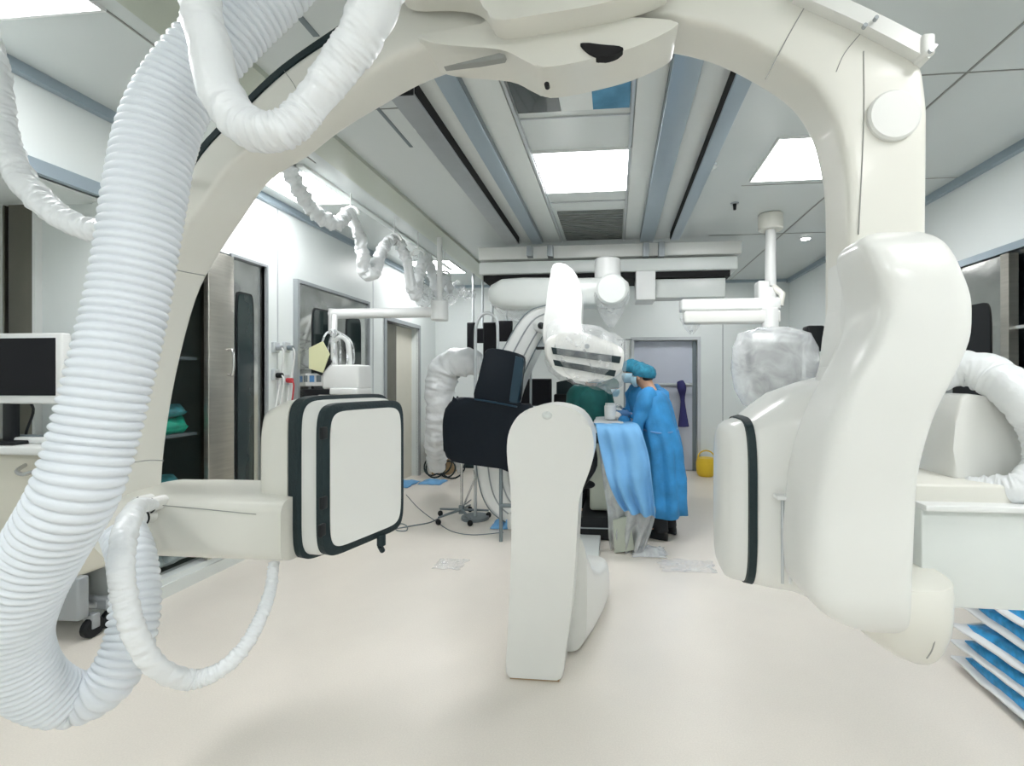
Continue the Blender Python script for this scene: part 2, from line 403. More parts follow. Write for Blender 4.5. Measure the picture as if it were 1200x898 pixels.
# round downlight
p=PZ(944,279,CEIL)
t=thing('downlight','small round recessed ceiling light beside the white arch column','ceiling light',(p.x,p.y,CEIL-.02))
MB().cyl((p.x,p.y,CEIL-.01),(p.x,p.y,CEIL),.055,24).build('trim_ring',M['white'],t)
MB().cyl((p.x,p.y,CEIL-.014),(p.x,p.y,CEIL-.009),.045,24).build('lamp',LIGHT,t)
for px,py,lab in ((830,193,'round white smoke detector on the ceiling right of the tracks'),(497,148,'pale round ceiling disc left of the tracks')):
    p=PZ(px,py,CEIL); t=thing('smoke_detector',lab,'detector',(p.x,p.y,CEIL-.04))
    MB().cyl((p.x,p.y,CEIL-.02),(p.x,p.y,CEIL),.06,24).build('base_plate',M['white'],t)
    MB().cyl((p.x,p.y,CEIL-.04),(p.x,p.y,CEIL-.02),.035,24,.05).build('sensor_head',M['ceil2'],t)
p=PZ(861,238,CEIL)
t=thing('sprinkler','small dark sprinkler head on the ceiling','sprinkler',(p.x,p.y,CEIL-.06))
MB().cyl((p.x,p.y,CEIL-.01),(p.x,p.y,CEIL),.035,16).build('flange',M['grey'],t)
MB().cyl((p.x,p.y,CEIL-.06),(p.x,p.y,CEIL-.01),.012,12,.016).build('nozzle',M['black'],t)

# tracks
RY0,RY1=2.1,5.15
def track(name,label,x0,x1,z0,y0,y1,mbot,mside,side,endm='black'):
    t=thing(name,label,'ceiling track',((x0+x1)/2,(y0+y1)/2,z0))
    MB().box((x0,y0,z0),(x1,y1,CEIL-.002),.004).build('profile',M[mbot],t)
    xs = x1 if side>0 else x0
    MB().box((xs-.004,y0+.01,z0+.012),(xs+.004,y1,CEIL-.014)).build('slot',M[mside],t)
    MB().box((x0,y0-.015,z0-.004),(x1,y0,CEIL-.002),.003).build('end_cap',M[endm],t)
    return t
track('ceiling_track','outer left ceiling track with a black slot and black end cap',-1.145,-1.01,2.85,2.33,5.0,'grey','void',1)
track('ceiling_track','outer right ceiling track with a black slot and grey end cap',.575,.665,2.85,2.22,5.0,'bluegrey','void',-1,'grey2')
track('ceiling_track','inner left ceiling track of blue-grey metal beside the painted ceiling reflection',-.88,-.77,2.88,1.9,5.1,'bluegrey','grey2',1)
track('ceiling_track','wide inner right ceiling track of blue-grey metal',.27,.41,2.87,1.7,5.1,'bluegrey','grey2',-1)
t=thing('ceiling_frame','pale planked ceiling frame around the light panel between the tracks','ceiling frame',(-.2,3.6,CEIL-.03))
for x0,x1 in ((-1.01,-.88),(-.77,-.585),(.115,.27),(.41,.575)):
    MB().box((x0,1.7,CEIL-.02),(x1,5.2,CEIL-.001),.002).build('plank',M['ceil2'],t)
for x in (-.565,.10): MB().box((x-.008,1.9,CEIL-.03),(x+.008,5.2,CEIL-.001)).build('edge_strip',M['alu'],t)
for y in (3.08-.3,4.1): MB().box((-.55,y-.004,CEIL-.012),(.09,y+.004,CEIL-.001)).build('cross_strip',M['alu'],t)
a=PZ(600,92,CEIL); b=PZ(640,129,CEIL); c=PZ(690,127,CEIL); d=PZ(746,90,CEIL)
t=thing('ceiling_reflection','dark and blue reflection painted as a ceiling panel near the arch','painted reflection',((a.x+d.x)/2,a.y,CEIL-.012))  # panel colours stand in for a reflection in the glossy ceiling
MB().box((-.55,a.y-.4,CEIL-.012),(-.3,b.y,CEIL-.002)).build('dark_reflection',M['glassd'],t)
MB().box((-.3,a.y-.4,CEIL-.012),(-.12,b.y,CEIL-.002)).build('white_strip',M['ceil2'],t)
MB().box((-.12,a.y-.4,CEIL-.012),(.085,b.y,CEIL-.002)).build('blue_reflection',M['bluerefl'],t)
a=PZ(650,248,CEIL); b=PZ(735,279,CEIL)
t=thing('ceiling_grille','dark grey louvred grille between the tracks near the cross beam','grille',(-.2,a.y,CEIL-.02))
MB().box((-.52,a.y,CEIL-.01),(.08,b.y,CEIL-.002)).build('backing',M['grille'],t)
mb=MB()
for k in range(14):
    y=a.y+(b.y-a.y)*(k+.5)/14; mb.box((-.52,y-.012,CEIL-.018),(.08,y+.006,CEIL-.008))
mb.build('louvre',M['grille'],t)

# ceiling cross beam / carriage far
t=thing('ceiling_carriage','white cross beam carriage hanging under the far end of the ceiling tracks','carriage',(P(710,320,5.2).x,5.2,2.5))
a=P(562,303,5.1); b=P(868,303,5.1)
MB().box((a.x,5.05,P(700,303,5.1).z),(b.x,5.45,P(700,288,5.1).z),.01).build('upper_beam',M['shell2'],t)
MB().box((a.x+.02,5.0,P(700,319,5.0).z),(b.x-.05,5.5,P(700,304,5.0).z),.015).build('lower_beam',M['ceil2'],t)
MB().box((a.x+.06,5.04,P(700,326,5.0).z),(b.x-.12,5.46,P(700,319,5.0).z)).build('dark_slot',M['void'],t)
MB().box((P(745,330,5.0).x,4.98,P(745,352,5.0).z),(P(768,330,5.0).x,5.3,P(745,318,5.0).z),.01).build('hanger_plate',M['white'],t)
MB().box((P(768,330,5.1).x,5.08,P(745,350,5.1).z),(P(850,330,5.1).x,5.3,P(745,328,5.1).z),.01).build('rear_cover',M['ceil2'],t)
for px in (621,645,757,775):
    q=P(px,298,5.0); MB().box((q.x-.03,4.96,q.z-.03),(q.x+.03,5.06,CEIL-.12),.005).build('roller_block',M['grey'],t)
t=thing('suspension_arm','white rounded horizontal arm wrapped in plastic under the ceiling carriage','arm',P(650,350,4.8))
zc=P(640,345,4.8).z
secs=[]
for px,hz in ((573,.04),(577,.10),(590,.155),(615,.165),(680,.15),(712,.15),(728,.15),(736,.10),(738,.04)):
    q=P(px,345,4.8); secs.append(se((q.x,4.8,zc),(0,hz*.9,0),(0,0,hz),3,28))
MB().loft(secs).build('arm_housing',M['ceil2'],t)
q=P(717,342,4.7); MB().cyl((q.x,4.55,q.z),(q.x,4.80,q.z),.15,32,bev=.02).build('pivot_drum',M['ceil2'],t)
q2=P(712,322,4.8); MB().cyl((q2.x,4.8,q2.z-.05),(q2.x,4.8,2.62),.13,28,bev=.01).build('swivel_collar',M['white'],t)
def bag(name,label,c,rx,ry,h,m,parent=None,amp=.03,top=.5):
    secs=[]
    for k in range(10):
        f=k/9; r=(1-(abs(f-.0))**2*.85); secs.append([Vector((c[0]+rx*r*math.cos(a)*(1+amp*5*noise.noise(Vector((math.cos(a)*2,math.sin(a)*2,f*4)))),c[1]+ry*r*math.sin(a),c[2]+h*(.5-f)+.02*math.sin(a*3))) for a in [2*PI*i/28 for i in range(28)]])
    o=MB().loft(secs,False,True).build(name,m,parent)
    if label: tag(o,label,'plastic cover')
    return o
q=P(716,362,4.68); bag('plastic_cover','clear plastic bag hanging under the round end of the white ceiling arm',(q.x,4.68,q.z),.17,.13,.34,M['film'])
q=P(600,368,4.8); bag('plastic_cover','wrinkled clear plastic under the left end of the white ceiling arm',(q.x+.1,4.8,q.z+.03),.32,.10,.2,M['film'])

# ------------------------------------------------------------------ lateral C-arm (ceiling-hung arch)
L=thing('lateral_c_arm','huge ivory X-ray arch across the room with a flat square detector at left','X-ray machine',(-.35,1.55,.72))
YF=1.46; YBK=1.635
st=[((108,640),(186,640)),((114,590),(190,585)),((124,520),(194,525)),((136,430),(208,440)),((152,350),(232,350)),((172,295),(258,300)),((195,247),(287,257)),((233,180),(320,213)),((283,127),(363,186)),((333,80),(401,157)),((397,37),(445,130)),((480,-12),(505,98)),((560,-45),(575,78)),((650,-58),(655,68)),((740,-52),(745,62)),((850,-30),(825,75)),((945,0),(885,103)),((1015,30),(925,132)),((1068,58),(948,168)),((1082,110),(958,205)),((1083,170),(963,240)),((1082,270),(964,290)),((1080,400),(964,400)),((1078,500),(968,500))]
sm=crom([[*a,*b] for a,b in st],4)
secs=[]
for ox,oy,ix,iy in sm:
    O=P(ox+(7 if ox>1000 else 0),oy,YF); O.y=YF; I=P(ix,iy,YBK); I.y=YF; c=(O+I)/2; u=(O-I)/2; hY=(YBK-YF)/2
    secs.append(se(c+V(0,hY,0),u,(0,hY,0),8,48))
MB().loft(secs).build('arch_frame',M['shell'],L)
# dark outer rail (left) and ivory edge rail (right)
def edge_strip(pts,Y0,Y1,t0,t1,m,name,parent,off=(0,0)):
    q=crom(pts,4); A=[P(x,y,Y0) for x,y in q]; mb=MB(); secs=[]
    for i,p in enumerate(A):
        tg=(A[min(i+1,len(A)-1)]-A[max(i-1,0)]).normalized(); nrm=Vector((-tg.z,0,tg.x))
        secs.append([p+nrm*t0+V(0,0,0),p+nrm*t1,p+nrm*t1+V(0,Y1-Y0,0),p+nrm*t0+V(0,Y1-Y0,0)])
    return mb.loft(secs).build(name,m,parent)
edge_strip([(194,250),(233,181),(283,128),(333,81),(399,35)],YF+.0,YF+.2,-.004,.016,M['stripe'],'outer_rail',L)
r=edge_strip([(935,-12),(1015,24),(1092,64)],YF-.035,YBK+.02,-.012,.032,M['shell2'],'edge_rail',L)
q=P(1086,52,YF-.04); MB().box((q.x-.012,YF-.045,q.z-.03),(q.x+.022,YF+.05,q.z+.03),.008).build('rail_stop',M['shell2'],r)
for px,py in ((1026,22),(1090,60),(1013,31)):
    q=P(px,py,YF-.045); MB().cyl((q.x,YF-.052,q.z),(q.x,YF-.04,q.z),.006,10).build('screw',M['grey'],r)
def seam(pts,Y,parent=L,r=.0016,m='seam',name='panel_seam'):
    q=crom(pts,5) if len(pts)>2 else pts
    return MB().tube([P(x,y,Y) for x,y in q],r,6).build(name,M[m],parent)
seam([(946,3),(922,45),(897,93)],YF-.0005); seam([(1013,34),(990,62),(980,84)],YF-.0005,r=.0012)
seam([(1012,60),(1012,150),(1006,275)],YF-.0005); 
seam([(140,545),(170,540),(192,540)],YF-.0005); seam([(180,305),(205,316),(240,323)],YF-.0005); seam([(333,83),(345,100),(353,118)],YF-.0005,r=.001)
q=P(1046,137,YF); MB().cyl((q.x,YF-.016,q.z),(q.x,YF+.01,q.z),.072,48,bev=.006).build('round_cover',M['shell2'],L)
# central carriage covers
def cover(pts,Y0,Y1,name,m,bev=.012,n=4,parent=L,back=True):
    q=outline(pts,Y1 if back else Y0,n)
    for p in q: p.y=Y0
    return MB().prism(q,(0,Y1-Y0,0),bev).build(name,m,parent)
cover([(478,-150),(472,-40),(474,3),(490,13),(530,13),(558,17),(574,28),(588,46),(640,40),(700,30),(752,17),(775,6),(784,-10),(800,-150)],1.36,1.44,'carriage_upper_cover',M['shell'],.012)
cover([(585,30),(591,62),(560,72),(512,80),(535,90),(598,96),(625,108),(645,115),(690,108),(742,94),(783,74),(780,66),(720,62),(690,60),(680,48),(675,28)],1.44,1.60,'carriage_lower_cover',M['shell'],.012)
o=cover([(680,50),(690,62),(705,67),(722,63),(730,55),(705,52)],1.432,1.46,'carriage_opening',M['void'],.003,4,L,False)
cover([(520,78),(585,62),(592,64),(590,68),(560,73)],1.437,1.46,'carriage_slit',M['seam'],.001,1,L,False)
q=P(641,100,1.44); MB().cyl((q.x,1.434,q.z),(q.x,1.45,q.z),.008,10).build('carriage_sensor',M['void'],L)
a=P(640,-50,1.5); MB().box((a.x-.32,1.25,a.z-.1),(a.x+.32,1.8,CEIL-.01),.02).build('ceiling_mount',M['shell'],L)
# left arm & end
za=P(200,583,1.46).z; zb_=P(250,660,1.46).z
secs=[]
for px,k in ((102,.35),(103,.62),(107,.82),(115,.96),(128,1.03),(150,1.03),(166,1.0),(200,1),(250,1),(305,1),(330,1)):
    q=P(px,600,1.46); secs.append(se((q.x,1.63,(za+zb_)/2),(0,.175*(k*.6+.4),0),(0,0,(za-zb_)/2*k),6 if px>160 else 4,36))
MB().loft(secs).build('detector_arm',M['shell'],L)
seam([(185,592),(240,597),(300,603)],1.452,r=.0014)
for cx,cy,r in ((176,592,.024),(168,606,.026),(160,590,.022)):
    q=P(cx,cy,1.43); MB().cyl((q.x,1.425,q.z),(q.x,1.48,q.z),r,24,bev=.004).build('cable_port',M['shell2'],L)
    mb=MB(); mb.tube([Vector((q.x+(r+.001)*math.cos(a),1.424,q.z+(r+.001)*math.sin(a))) for a in [math.radians(x) for x in range(-70,80,15)]],.0028,6); mb.build('port_ring',M['black'],L)
# detector
FN=Vector((.975,-.22,0)).normalized(); FT=Vector((.22,.975,0)).normalized()
fc=Vector((-.865,1.665,1.085)) 
a_=P(383,567,1.5); b_=P(472,560,1.86); fc=Vector(((a_.x+b_.x)/2,(a_.y+b_.y)/2,P(383,568,1.5).z+.008)); FT=(b_-a_); FT.z=0; hw=FT.length/2; FT.normalize(); FN=Vector((FT.y,-FT.x,0))
hh=.250
def dsec(s,w,h,dz=0,n=8,dt=0): return se(fc+FN*s+V(0,0,dz)+FT*dt,FT*w,(0,0,h),n,56)
D=MB().loft([dsec(-.06,hw*.98,hh*.98),dsec(-.005,hw*.98,hh*.98)]).build('detector_head',M['shell2'],L)
MB().loft([dsec(-.038,hw,hh),dsec(-.034,hw+.012,hh+.010),dsec(-.006,hw+.012,hh+.010),dsec(0,hw+.002,hh)]).build('rim_band',M['stripe'],D)
MB().loft([dsec(-.002,hw-.012,hh-.016),dsec(.003,hw-.014,hh-.018)]).build('detector_face',M['shell2'],D)
MB().loft([dsec(-.105,hw+.02,hh+.02,dt=.01),dsec(-.07,hw+.018,hh+.018,dt=.01),dsec(-.04,hw+.0,hh+.0)]).build('detector_collar',M['shell2'],D)
MB().loft([dsec(-.155,hw+.03,hh+.028,dt=.015),dsec(-.15,hw+.036,hh+.034,dt=.015),dsec(-.108,hw+.036,hh+.034,dt=.015),dsec(-.102,hw+.026,hh+.024,dt=.015)]).build('outer_band',M['stripe'],D)
MB().loft([dsec(-.315,hw*.8,hh*.74,dt=-.015,n=5),dsec(-.302,hw*.95,hh*.88,dt=-.015,n=6),dsec(-.27,hw+.015,hh*.97,dt=-.01),dsec(-.22,hw+.025,hh+.016,dt=.0),dsec(-.155,hw+.032,hh+.03,dt=.01)]).build('detector_housing',M['shell'],L)
q=fc-FN*.0+FT*(hw*.35)-V(0,0,hh+.02); 
MB().tube([q+V(0,0,.02),q+V(0,0,-.02)],.016,12).tube([q+V(0,-.01,-.02),q+V(0,.01,-.045)],.01,10).build('hook_foot',M['stripe'],D)
for px,py in ((378,508),(378,590),(376,622)):
    q=P(px,py,1.47); MB().box((q.x-.006,q.y-.01,q.z-.02),(q.x+.006,q.y+.02,q.z+.02),.003).build('latch',M['black'],D)
# right tube housing
th=[]
for X,yt,yb,y0,y1 in ((.335,530,640,1.58,1.66),(.340,508,668,1.53,1.69),(.35,501,682,1.50,1.71),(.368,497,688,1.47,1.73),(.395,494,691,1.455,1.74)):
    a=P(800,yt,y0); b=P(800,yb,y0); th.append(se((X,(y0+y1)/2,(a.z+b.z)/2),(0,(y1-y0)/2,0),(0,0,(a.z-b.z)/2),4,44))
T=MB().loft(th,True,True).build('tube_housing',M['shell2'],L)
t0=[(878,494,692,1.44,1.96),(884,490,696,1.43,1.97)]
bs=[]
for X,yt,yb,y0,y1 in ((.393,496,690,1.45,1.745),(.394,493,694,1.44,1.755),(.414,491,696,1.435,1.76),(.416,494,693,1.445,1.75)):
    a=P(800,yt,y0); b=P(800,yb,y0); bs.append(se((X,(y0+y1)/2,(a.z+b.z)/2),(0,(y1-y0)/2,0),(0,0,(a.z-b.z)/2),4,44))
MB().loft(bs).build('housing_band',M['stripe'],T)
bs=[]
for X,yt,yb,y0,y1 in ((.414,492,694,1.44,1.755),(.46,478,700,1.41,1.78),(.52,461,706,1.38,1.80),(.60,448,722,1.345,1.80),(.67,440,732,1.33,1.80),(.77,438,735,1.33,1.78)):
    a=P(800,yt,y0); b=P(800,yb,y0); bs.append(se((X,(y0+y1)/2,(a.z+b.z)/2),(0,(y1-y0)/2,0),(0,0,(a.z-b.z)/2),4.2,44))
H=MB().loft(bs).build('tube_shroud',M['shell2'],L)
for px in (917,926):
    a=P(px,583,1.385); b=P(px,684,1.37); MB().tube([a,b],.0045,8).build('guide_bar',M['alu'] if px<920 else M['white'],H)
a=P(921,582,1.38); MB().box((a.x-.028,1.365,a.z-.008),(a.x+.028,1.40,a.z+.004),.003).build('guide_bracket',M['white'],H)
# big S cover
sc=[(272,1012,1085,1.28,1.42),(276,1000,1103,1.24,1.46),(284,992,1118,1.21,1.49),(300,987,1131,1.19,1.50),(325,985,1143,1.175,1.51),(355,986,1151,1.165,1.52),(385,990,1152,1.16,1.52),(415,985,1144,1.16,1.52),(445,974,1130,1.16,1.52),(480,958,1111,1.165,1.52),(520,943,1097,1.17,1.52),(560,934,1088,1.175,1.52),(600,930,1085,1.18,1.52),(650,928,1083,1.18,1.52),(690,932,1081,1.185,1.52),(712,945,1080,1.19,1.52),(728,965,1077,1.20,1.51),(738,985,1072,1.22,1.50),(742,1010,1060,1.26,1.46)]
def shellcov(sc,name,n,m,bk=False):
    secs=[]
    for py,xl,xr,y0,y1 in crom(sc,3):
        a=P(xl,py,y0); b=P(xr,py,y0)
        if bk: a.x=P(xl,py,y1-.04).x
        c=(a+b)/2; hyy=(y1-y0)/2
        secs.append(se(c+V(0,hyy,0),((b.x-a.x)/2,0,0),(0,hyy,0),n,56))
    return MB().loft(secs).build(name,m,L,ang=60)
back=[(282,995,1090,1.34,1.48),(288,988,1105,1.31,1.48),(305,986,1115,1.30,1.48),(340,985,1125,1.29,1.49),(385,981,1130,1.27,1.50),(420,970,1120,1.25,1.51),(450,958,1105,1.25,1.51),(485,945,1090,1.25,1.51),(520,935,1080,1.25,1.51),(560,930,1075,1.25,1.51),(600,928,1070,1.25,1.51),(650,928,1070,1.25,1.51),(690,932,1068,1.25,1.51),(712,945,1065,1.26,1.50),(724,965,1060,1.27,1.49)]
shellcov(back,'arm_body',4,M['shell2'],True)
front=[(272,1022,1085,1.28,1.37),(276,1014,1103,1.235,1.375),(284,1014,1118,1.20,1.38),(300,1022,1131,1.178,1.385),(320,1031,1141,1.165,1.39),(345,1037,1150,1.16,1.39),(370,1037,1152,1.155,1.39),(400,1028,1149,1.155,1.39),(440,1006,1132,1.155,1.39),(480,986,1111,1.16,1.40),(520,972,1097,1.165,1.41),(560,962,1088,1.17,1.42),(600,956,1085,1.175,1.42),(650,951,1083,1.175,1.42),(690,951,1081,1.18,1.42),(712,956,1080,1.185,1.42),(728,970,1077,1.20,1.41),(738,990,1072,1.22,1.40),(742,1012,1060,1.26,1.38)]
shellcov(front,'arm_cover',5,M['shell2'])
# rear edge of the cover on the right and side flange
# transition fairing between column and cover
bs=[]
for py,xl,xr in ((300,974,1010),(350,972,1010),(390,964,1005),(425,961,1000),(455,962,985),(485,975,980)):
    a=P(xl,py,1.56); b=P(xr,py,1.36); bs.append(se(((a.x+b.x)/2,1.45,P(xl,py,1.4).z),((b.x-a.x)/2,0,0),(0,.12,0),3,32))
MB().loft(bs).build('column_fairing',M['shell2'],L)
# lower bowl
bs=[]
for py,xl,xr,y0,y1 in ((690,985,1146,1.26,1.62),(706,992,1148,1.25,1.62),(730,1003,1146,1.25,1.61),(750,1018,1140,1.26,1.60),(765,1034,1128,1.28,1.57),(775,1052,1112,1.32,1.53),(779,1070,1095,1.38,1.47)):
    a=P(xl,py,y0); b=P(xr,py,y0); bs.append(se(((a.x+b.x)/2,(y0+y1)/2,a.z),((b.x-a.x)/2,0,0),(0,(y1-y0)/2,0),3,40))
MB().loft(bs).build('lower_bowl',M['shell'],L,ang=60)
seam([(1097,707),(1098,735),(1093,760),(1086,772)],1.262,r=.0016)
# half disc end behind
pts=[(1075,470),(1100,462),(1122,468),(1140,490),(1150,518),(1155,548),(1150,562),(1075,562)]
cover(pts,1.55,1.75,'end_disc',M['shell2'],.02)
# cable trunk box on the right
a=P(1080,600,1.42); b=P(1330,600,1.42)
MB().box((a.x,1.42,P(1100,712,1.42).z),(b.x,1.75,P(1100,597,1.42).z),.004).build('trunk_box',M['ceil2'],L)
MB().box((a.x,1.40,P(1100,600,1.40).z),(b.x,1.78,P(1100,593,1.40).z),.003).build('trunk_lip',M['white'],L)
MB().box((a.x,1.45,P(1100,593,1.45).z),(b.x,1.75,P(1100,568,1.45).z),.008).build('trunk_tray',M['shell'],L)

# ------------------------------------------------------------------ hoses and sleeves
def hose(pts,r,pitch,name,label,m,amp=.07,n=36):
    q=crom([[*P(x,y,Y),rr] for (x,y,Y),rr in zip(pts,r)],24)
    # resample by length
    A=[Vector(v[:3]) for v in q]; R=[v[3] for v in q]
    d=[0]
    for i in range(1,len(A)): d.append(d[-1]+(A[i]-A[i-1]).length)
    step=pitch/8; N=int(d[-1]/step); out=[];rs=[];j=0
    for k in range(N+1):
        s=k*step
        while j<len(d)-2 and d[j+1]<s: j+=1
        f=(s-d[j])/max(1e-9,d[j+1]-d[j]); out.append(A[j].lerp(A[j+1],f)); 
        ph=(k%8)/8; prof=abs(math.sin(PI*ph))**.7
        rs.append((R[j]*(1-f)+R[j+1]*f)*(1-amp+amp*2*prof*.8))
    o=MB().tube(out,rs,n).build(name,m,ang=180); return tag(o,label,'hose')
hp=[(470,-330,1.30),(430,-220,1.28),(375,-90,1.25),(330,-25,1.22),(272,32,1.18),(222,88,1.14),(188,150,1.10),(172,225,1.07),(160,300,1.05),(147,370,1.03),(130,440,1.0),(112,510,.98),(88,580,.96),(48,650,.97),(22,705,.99),(13,755,1.03),(36,800,1.10),(82,820,1.18),(125,802,1.22),(150,757,1.26),(159,705,1.30),(155,655,1.34),(145,625,1.38)]
rr=[.078]*8+[.076]*6+[.074,.072,.070,.067,.063,.060,.059,.058,.057,.056]
hose(hp,rr,.0205,'corrugated_hose','thick white corrugated hose hanging from the ceiling and looping near the floor at left',M['hose'],.075)
def sleeve(name,label,pts,r,m=M['sleeve'],amp=.010,sc=30,n=20,sm=8,cat='cable sleeve',group=None):
    q=crom([[*P(x,y,Y),rr] for (x,y,Y),rr in zip(pts,r)],sm*3)
    mb=MB(); n=n+8; mb.tube([v[:3] for v in q],[v[3] for v in q],n)
    mb.bm.normal_update(); sd=len(pts)*3.7+pts[0][0]; acc=0; ss=[0]
    for a,b in zip(q[:-1],q[1:]): acc+=(Vector(a[:3])-Vector(b[:3])).length; ss.append(acc)
    vs=list(mb.bm.verts)
    for k,v in enumerate(vs):
        i_,j_=divmod(k,n); s_=ss[min(i_,len(ss)-1)]; an=2*PI*j_/n; rad=q[min(i_,len(q)-1)][3]
        f=noise.noise(V(s_/rad*1.6+.5*math.sin(an),math.cos(an)*.9+sd,math.sin(an)*.9))*.55+noise.noise(V(s_/rad*4.5,math.cos(an)*1.6+sd,math.sin(an)*1.6))*.30
        v.co += v.normal*amp*f*1.15
    return tag(mb.build(name,m,ang=180),label,cat,group)
sleeve('cable_sleeve','broad plastic-wrapped cable loop hanging at the top in front of the arch',
  [(238,-405,1.0),(232,-200,1.0),(230,-60,1.0),(236,10,1.0),(246,60,1.0),(262,115,1.0),(292,150,1.0),(330,152,1.0),(362,125,1.02),(392,85,1.03),(420,45,1.03),(442,0,1.02),(458,-60,1.02),(470,-200,1.02),(475,-405,1.0)],
  [.04,.042,.042,.040,.042,.046,.045,.040,.036,.040,.046,.050,.05,.045,.04],sm=14,n=28)
sleeve('cable_sleeve','white wrapped cable curving down at the far left edge to the big hose',
  [(-60,-200,1.35),(-30,0,1.35),(-8,90,1.33),(0,150,1.33),(22,205,1.33),(58,244,1.33),(96,266,1.33),(130,272,1.35),(165,280,1.40)],
  [.04,.042,.042,.04,.038,.037,.035,.034,.032],sm=14,n=24)
sleeve('cable_sleeve','thin wrapped cable looping below the left arm from the cable ports to the detector',
  [(178,592,1.42),(162,594,1.30),(149,615,1.18),(142,660,1.10),(146,700,1.09),(159,745,1.10),(185,783,1.15),(220,797,1.23),(255,787,1.27),(285,760,1.32),(305,725,1.38),(317,690,1.45),(321,660,1.5)],
  [.018,.024,.028,.027,.026,.025,.025,.026,.022,.021,.019,.017,.016],amp=.006,sc=50,sm=12,n=18)
sleeve('cable_sleeve','thin wrapped cable hanging between the big hose and the arch at upper left',
  [(232,105,1.32),(228,150,1.32),(224,185,1.36),(215,215,1.45)],[.014,.02,.014,.01],amp=.004,sc=50)
sleeve('cable_sleeve','thick wrapped cable arching behind the curved cover at the right edge',
  [(1100,440,1.62),(1128,432,1.6),(1160,440,1.56),(1190,462,1.5),(1220,500,1.48),(1225,545,1.47),(1200,570,1.46),(1165,574,1.50),(1130,574,1.55),(1095,582,1.60)],
  [.05,.055,.058,.058,.056,.05,.045,.04,.036,.03],sm=10,n=24)
# ------------------------------------------------------------------ hanging cables along left ceiling
cpts=[(338,195,3.2),(352,225,3.3),(372,252,3.45),(395,262,3.6),(408,250,3.75),(416,262,3.85),(424,290,3.95),(427,318,4.0),(437,320,4.05),(446,298,4.15),(455,283,4.3),(466,283,4.4),(476,305,4.5),(482,335,4.6),(488,345,4.7),(492,320,4.8),(498,300,4.95),(506,320,5.1),(512,345,5.2),(520,325,5.3),(527,340,5.5)]
sleeve('hanging_cable','festoon of plastic-wrapped cable hooked along the ceiling near the left wall',cpts,[.05]*4+[.04,.045,.05,.055,.06,.05,.04,.05,.05,.055,.055,.05,.05,.05,.05,.05,.045],m=M['sleeve'],amp=.035,sc=14,sm=8,n=18,cat='cable')
sleeve('hanging_cable','second wrapped cable bundle bunched near the far end of the festoon',[(484,300,4.9),(488,330,5.0),(496,352,5.1),(505,340,5.2),(512,318,5.3),(520,335,5.5),(528,352,5.7),(536,335,5.8),(545,345,6.0),(556,345,6.1)],[.07,.08,.08,.07,.07,.07,.06,.06,.05,.04],m=M['film'],amp=.04,sc=12,sm=8,n=18,cat='cable')
hk=[]
for i,(px,py,Y) in enumerate(((411,252,3.75),(462,283,4.35),(490,300,4.8),(521,325,5.35))):
    q=P(px,py,Y); mb=MB(); mb.tube([(q.x,q.y,CEIL),(q.x,q.y,q.z+.06)],.006,8)
    mb.tube([(q.x+.07*math.cos(a),q.y,q.z+.0+.07*math.sin(a)) for a in [PI*k/8 for k in range(9)]],.012,8)
    tag(mb.build('cable_hook',M['white']),'white ceiling hook holding the festooned cable, %s'%('nearest to the light panel','second along from the light panel','third along from the light panel','farthest along')[i],'hook','hooks of the cable festoon')
# ceiling cable track along it
struct(MB().box((-2.26,3.2,CEIL-.02),(-2.20,6.4,CEIL),.003).build('trim_40',M['ceil2']))

# ------------------------------------------------------------------ left boom arm with equipment
t=thing('equipment_boom','white horizontal equipment boom arm in front of the steel doors','boom arm',P(450,370,4.6))
a=P(392,368,4.5); b=P(512,366,4.9)
MB().tube([a+V(-.05,0,0),a,b],[.035,.05,.055],14).build('boom_arm',M['white'],t)
MB().cyl(b+V(.03,0,-.09),b+V(.03,0,.12),.09,24,bev=.01).build('joint',M['white'],t)
MB().cyl(b+V(.03,0,.1),Vector((b.x+.03,b.y,CEIL)),.028,16).build('ceiling_post',M['white'],t)
MB().cyl(a+V(-.02,0,-.20),a+V(-.02,0,.05),.04,16,bev=.005).build('drop_post',M['white'],t)
Y=4.3
t=thing('monitoring_unit','white medical monitoring unit with tubes on the boom behind the flat detector','medical device',P(400,465,Y))
q0=P(386,428,Y); q1=P(428,456,Y)
MB().box((q0.x,Y-.12,q1.z),(q1.x,Y+.12,q0.z),.02).build('body',M['white'],t)
q0=P(352,438,Y); q1=P(387,450,Y)
MB().box((q0.x,Y-.1,q1.z-.02),(q1.x,Y+.1,q0.z),.008).build('module',M['white'],t)
for k in range(4):
    q=P(357+k*8,444,Y-.11); MB().box((q.x-.022,Y-.108,q.z-.03),(q.x+.022,Y-.098,q.z+.03),.002).build('module_slot',M['bluem'] if k%2 else M['grey2'],t)
q0=P(362,456,Y); q1=P(396,464,Y); MB().box((q0.x,Y-.12,q1.z-.03),(q1.x,Y+.12,q0.z),.01).build('tray',M['black'],t)
q0=P(396,455,Y); q1=P(428,462,Y); MB().box((q0.x,Y-.14,q1.z),(q1.x,Y+.12,q0.z),.01).build('shelf',M['white'],t)
MB().tube([P(x,y,Y) for x,y in crom([(391,400),(400,395),(408,403),(410,425),(408,445)],4)],.022,10).build('handle_tube',M['white'],t)
for k in range(6):
    x0=392+random.uniform(-12,14); MB().tube([P(x,y,Y+random.uniform(-.1,.1)) for x,y in crom([(390,386),(380+k*6,400+random.uniform(-8,8)),(375+k*8,420),(380+k*6,436)],4)],.009,8).build('tubing',M['filmw'] if k%2 else M['sheet'],t)
MB().tube([P(392,370,4.45),P(391,400,4.35),P(392,430,Y)],[.03,.028,.03],12).build('post',M['white'],t)
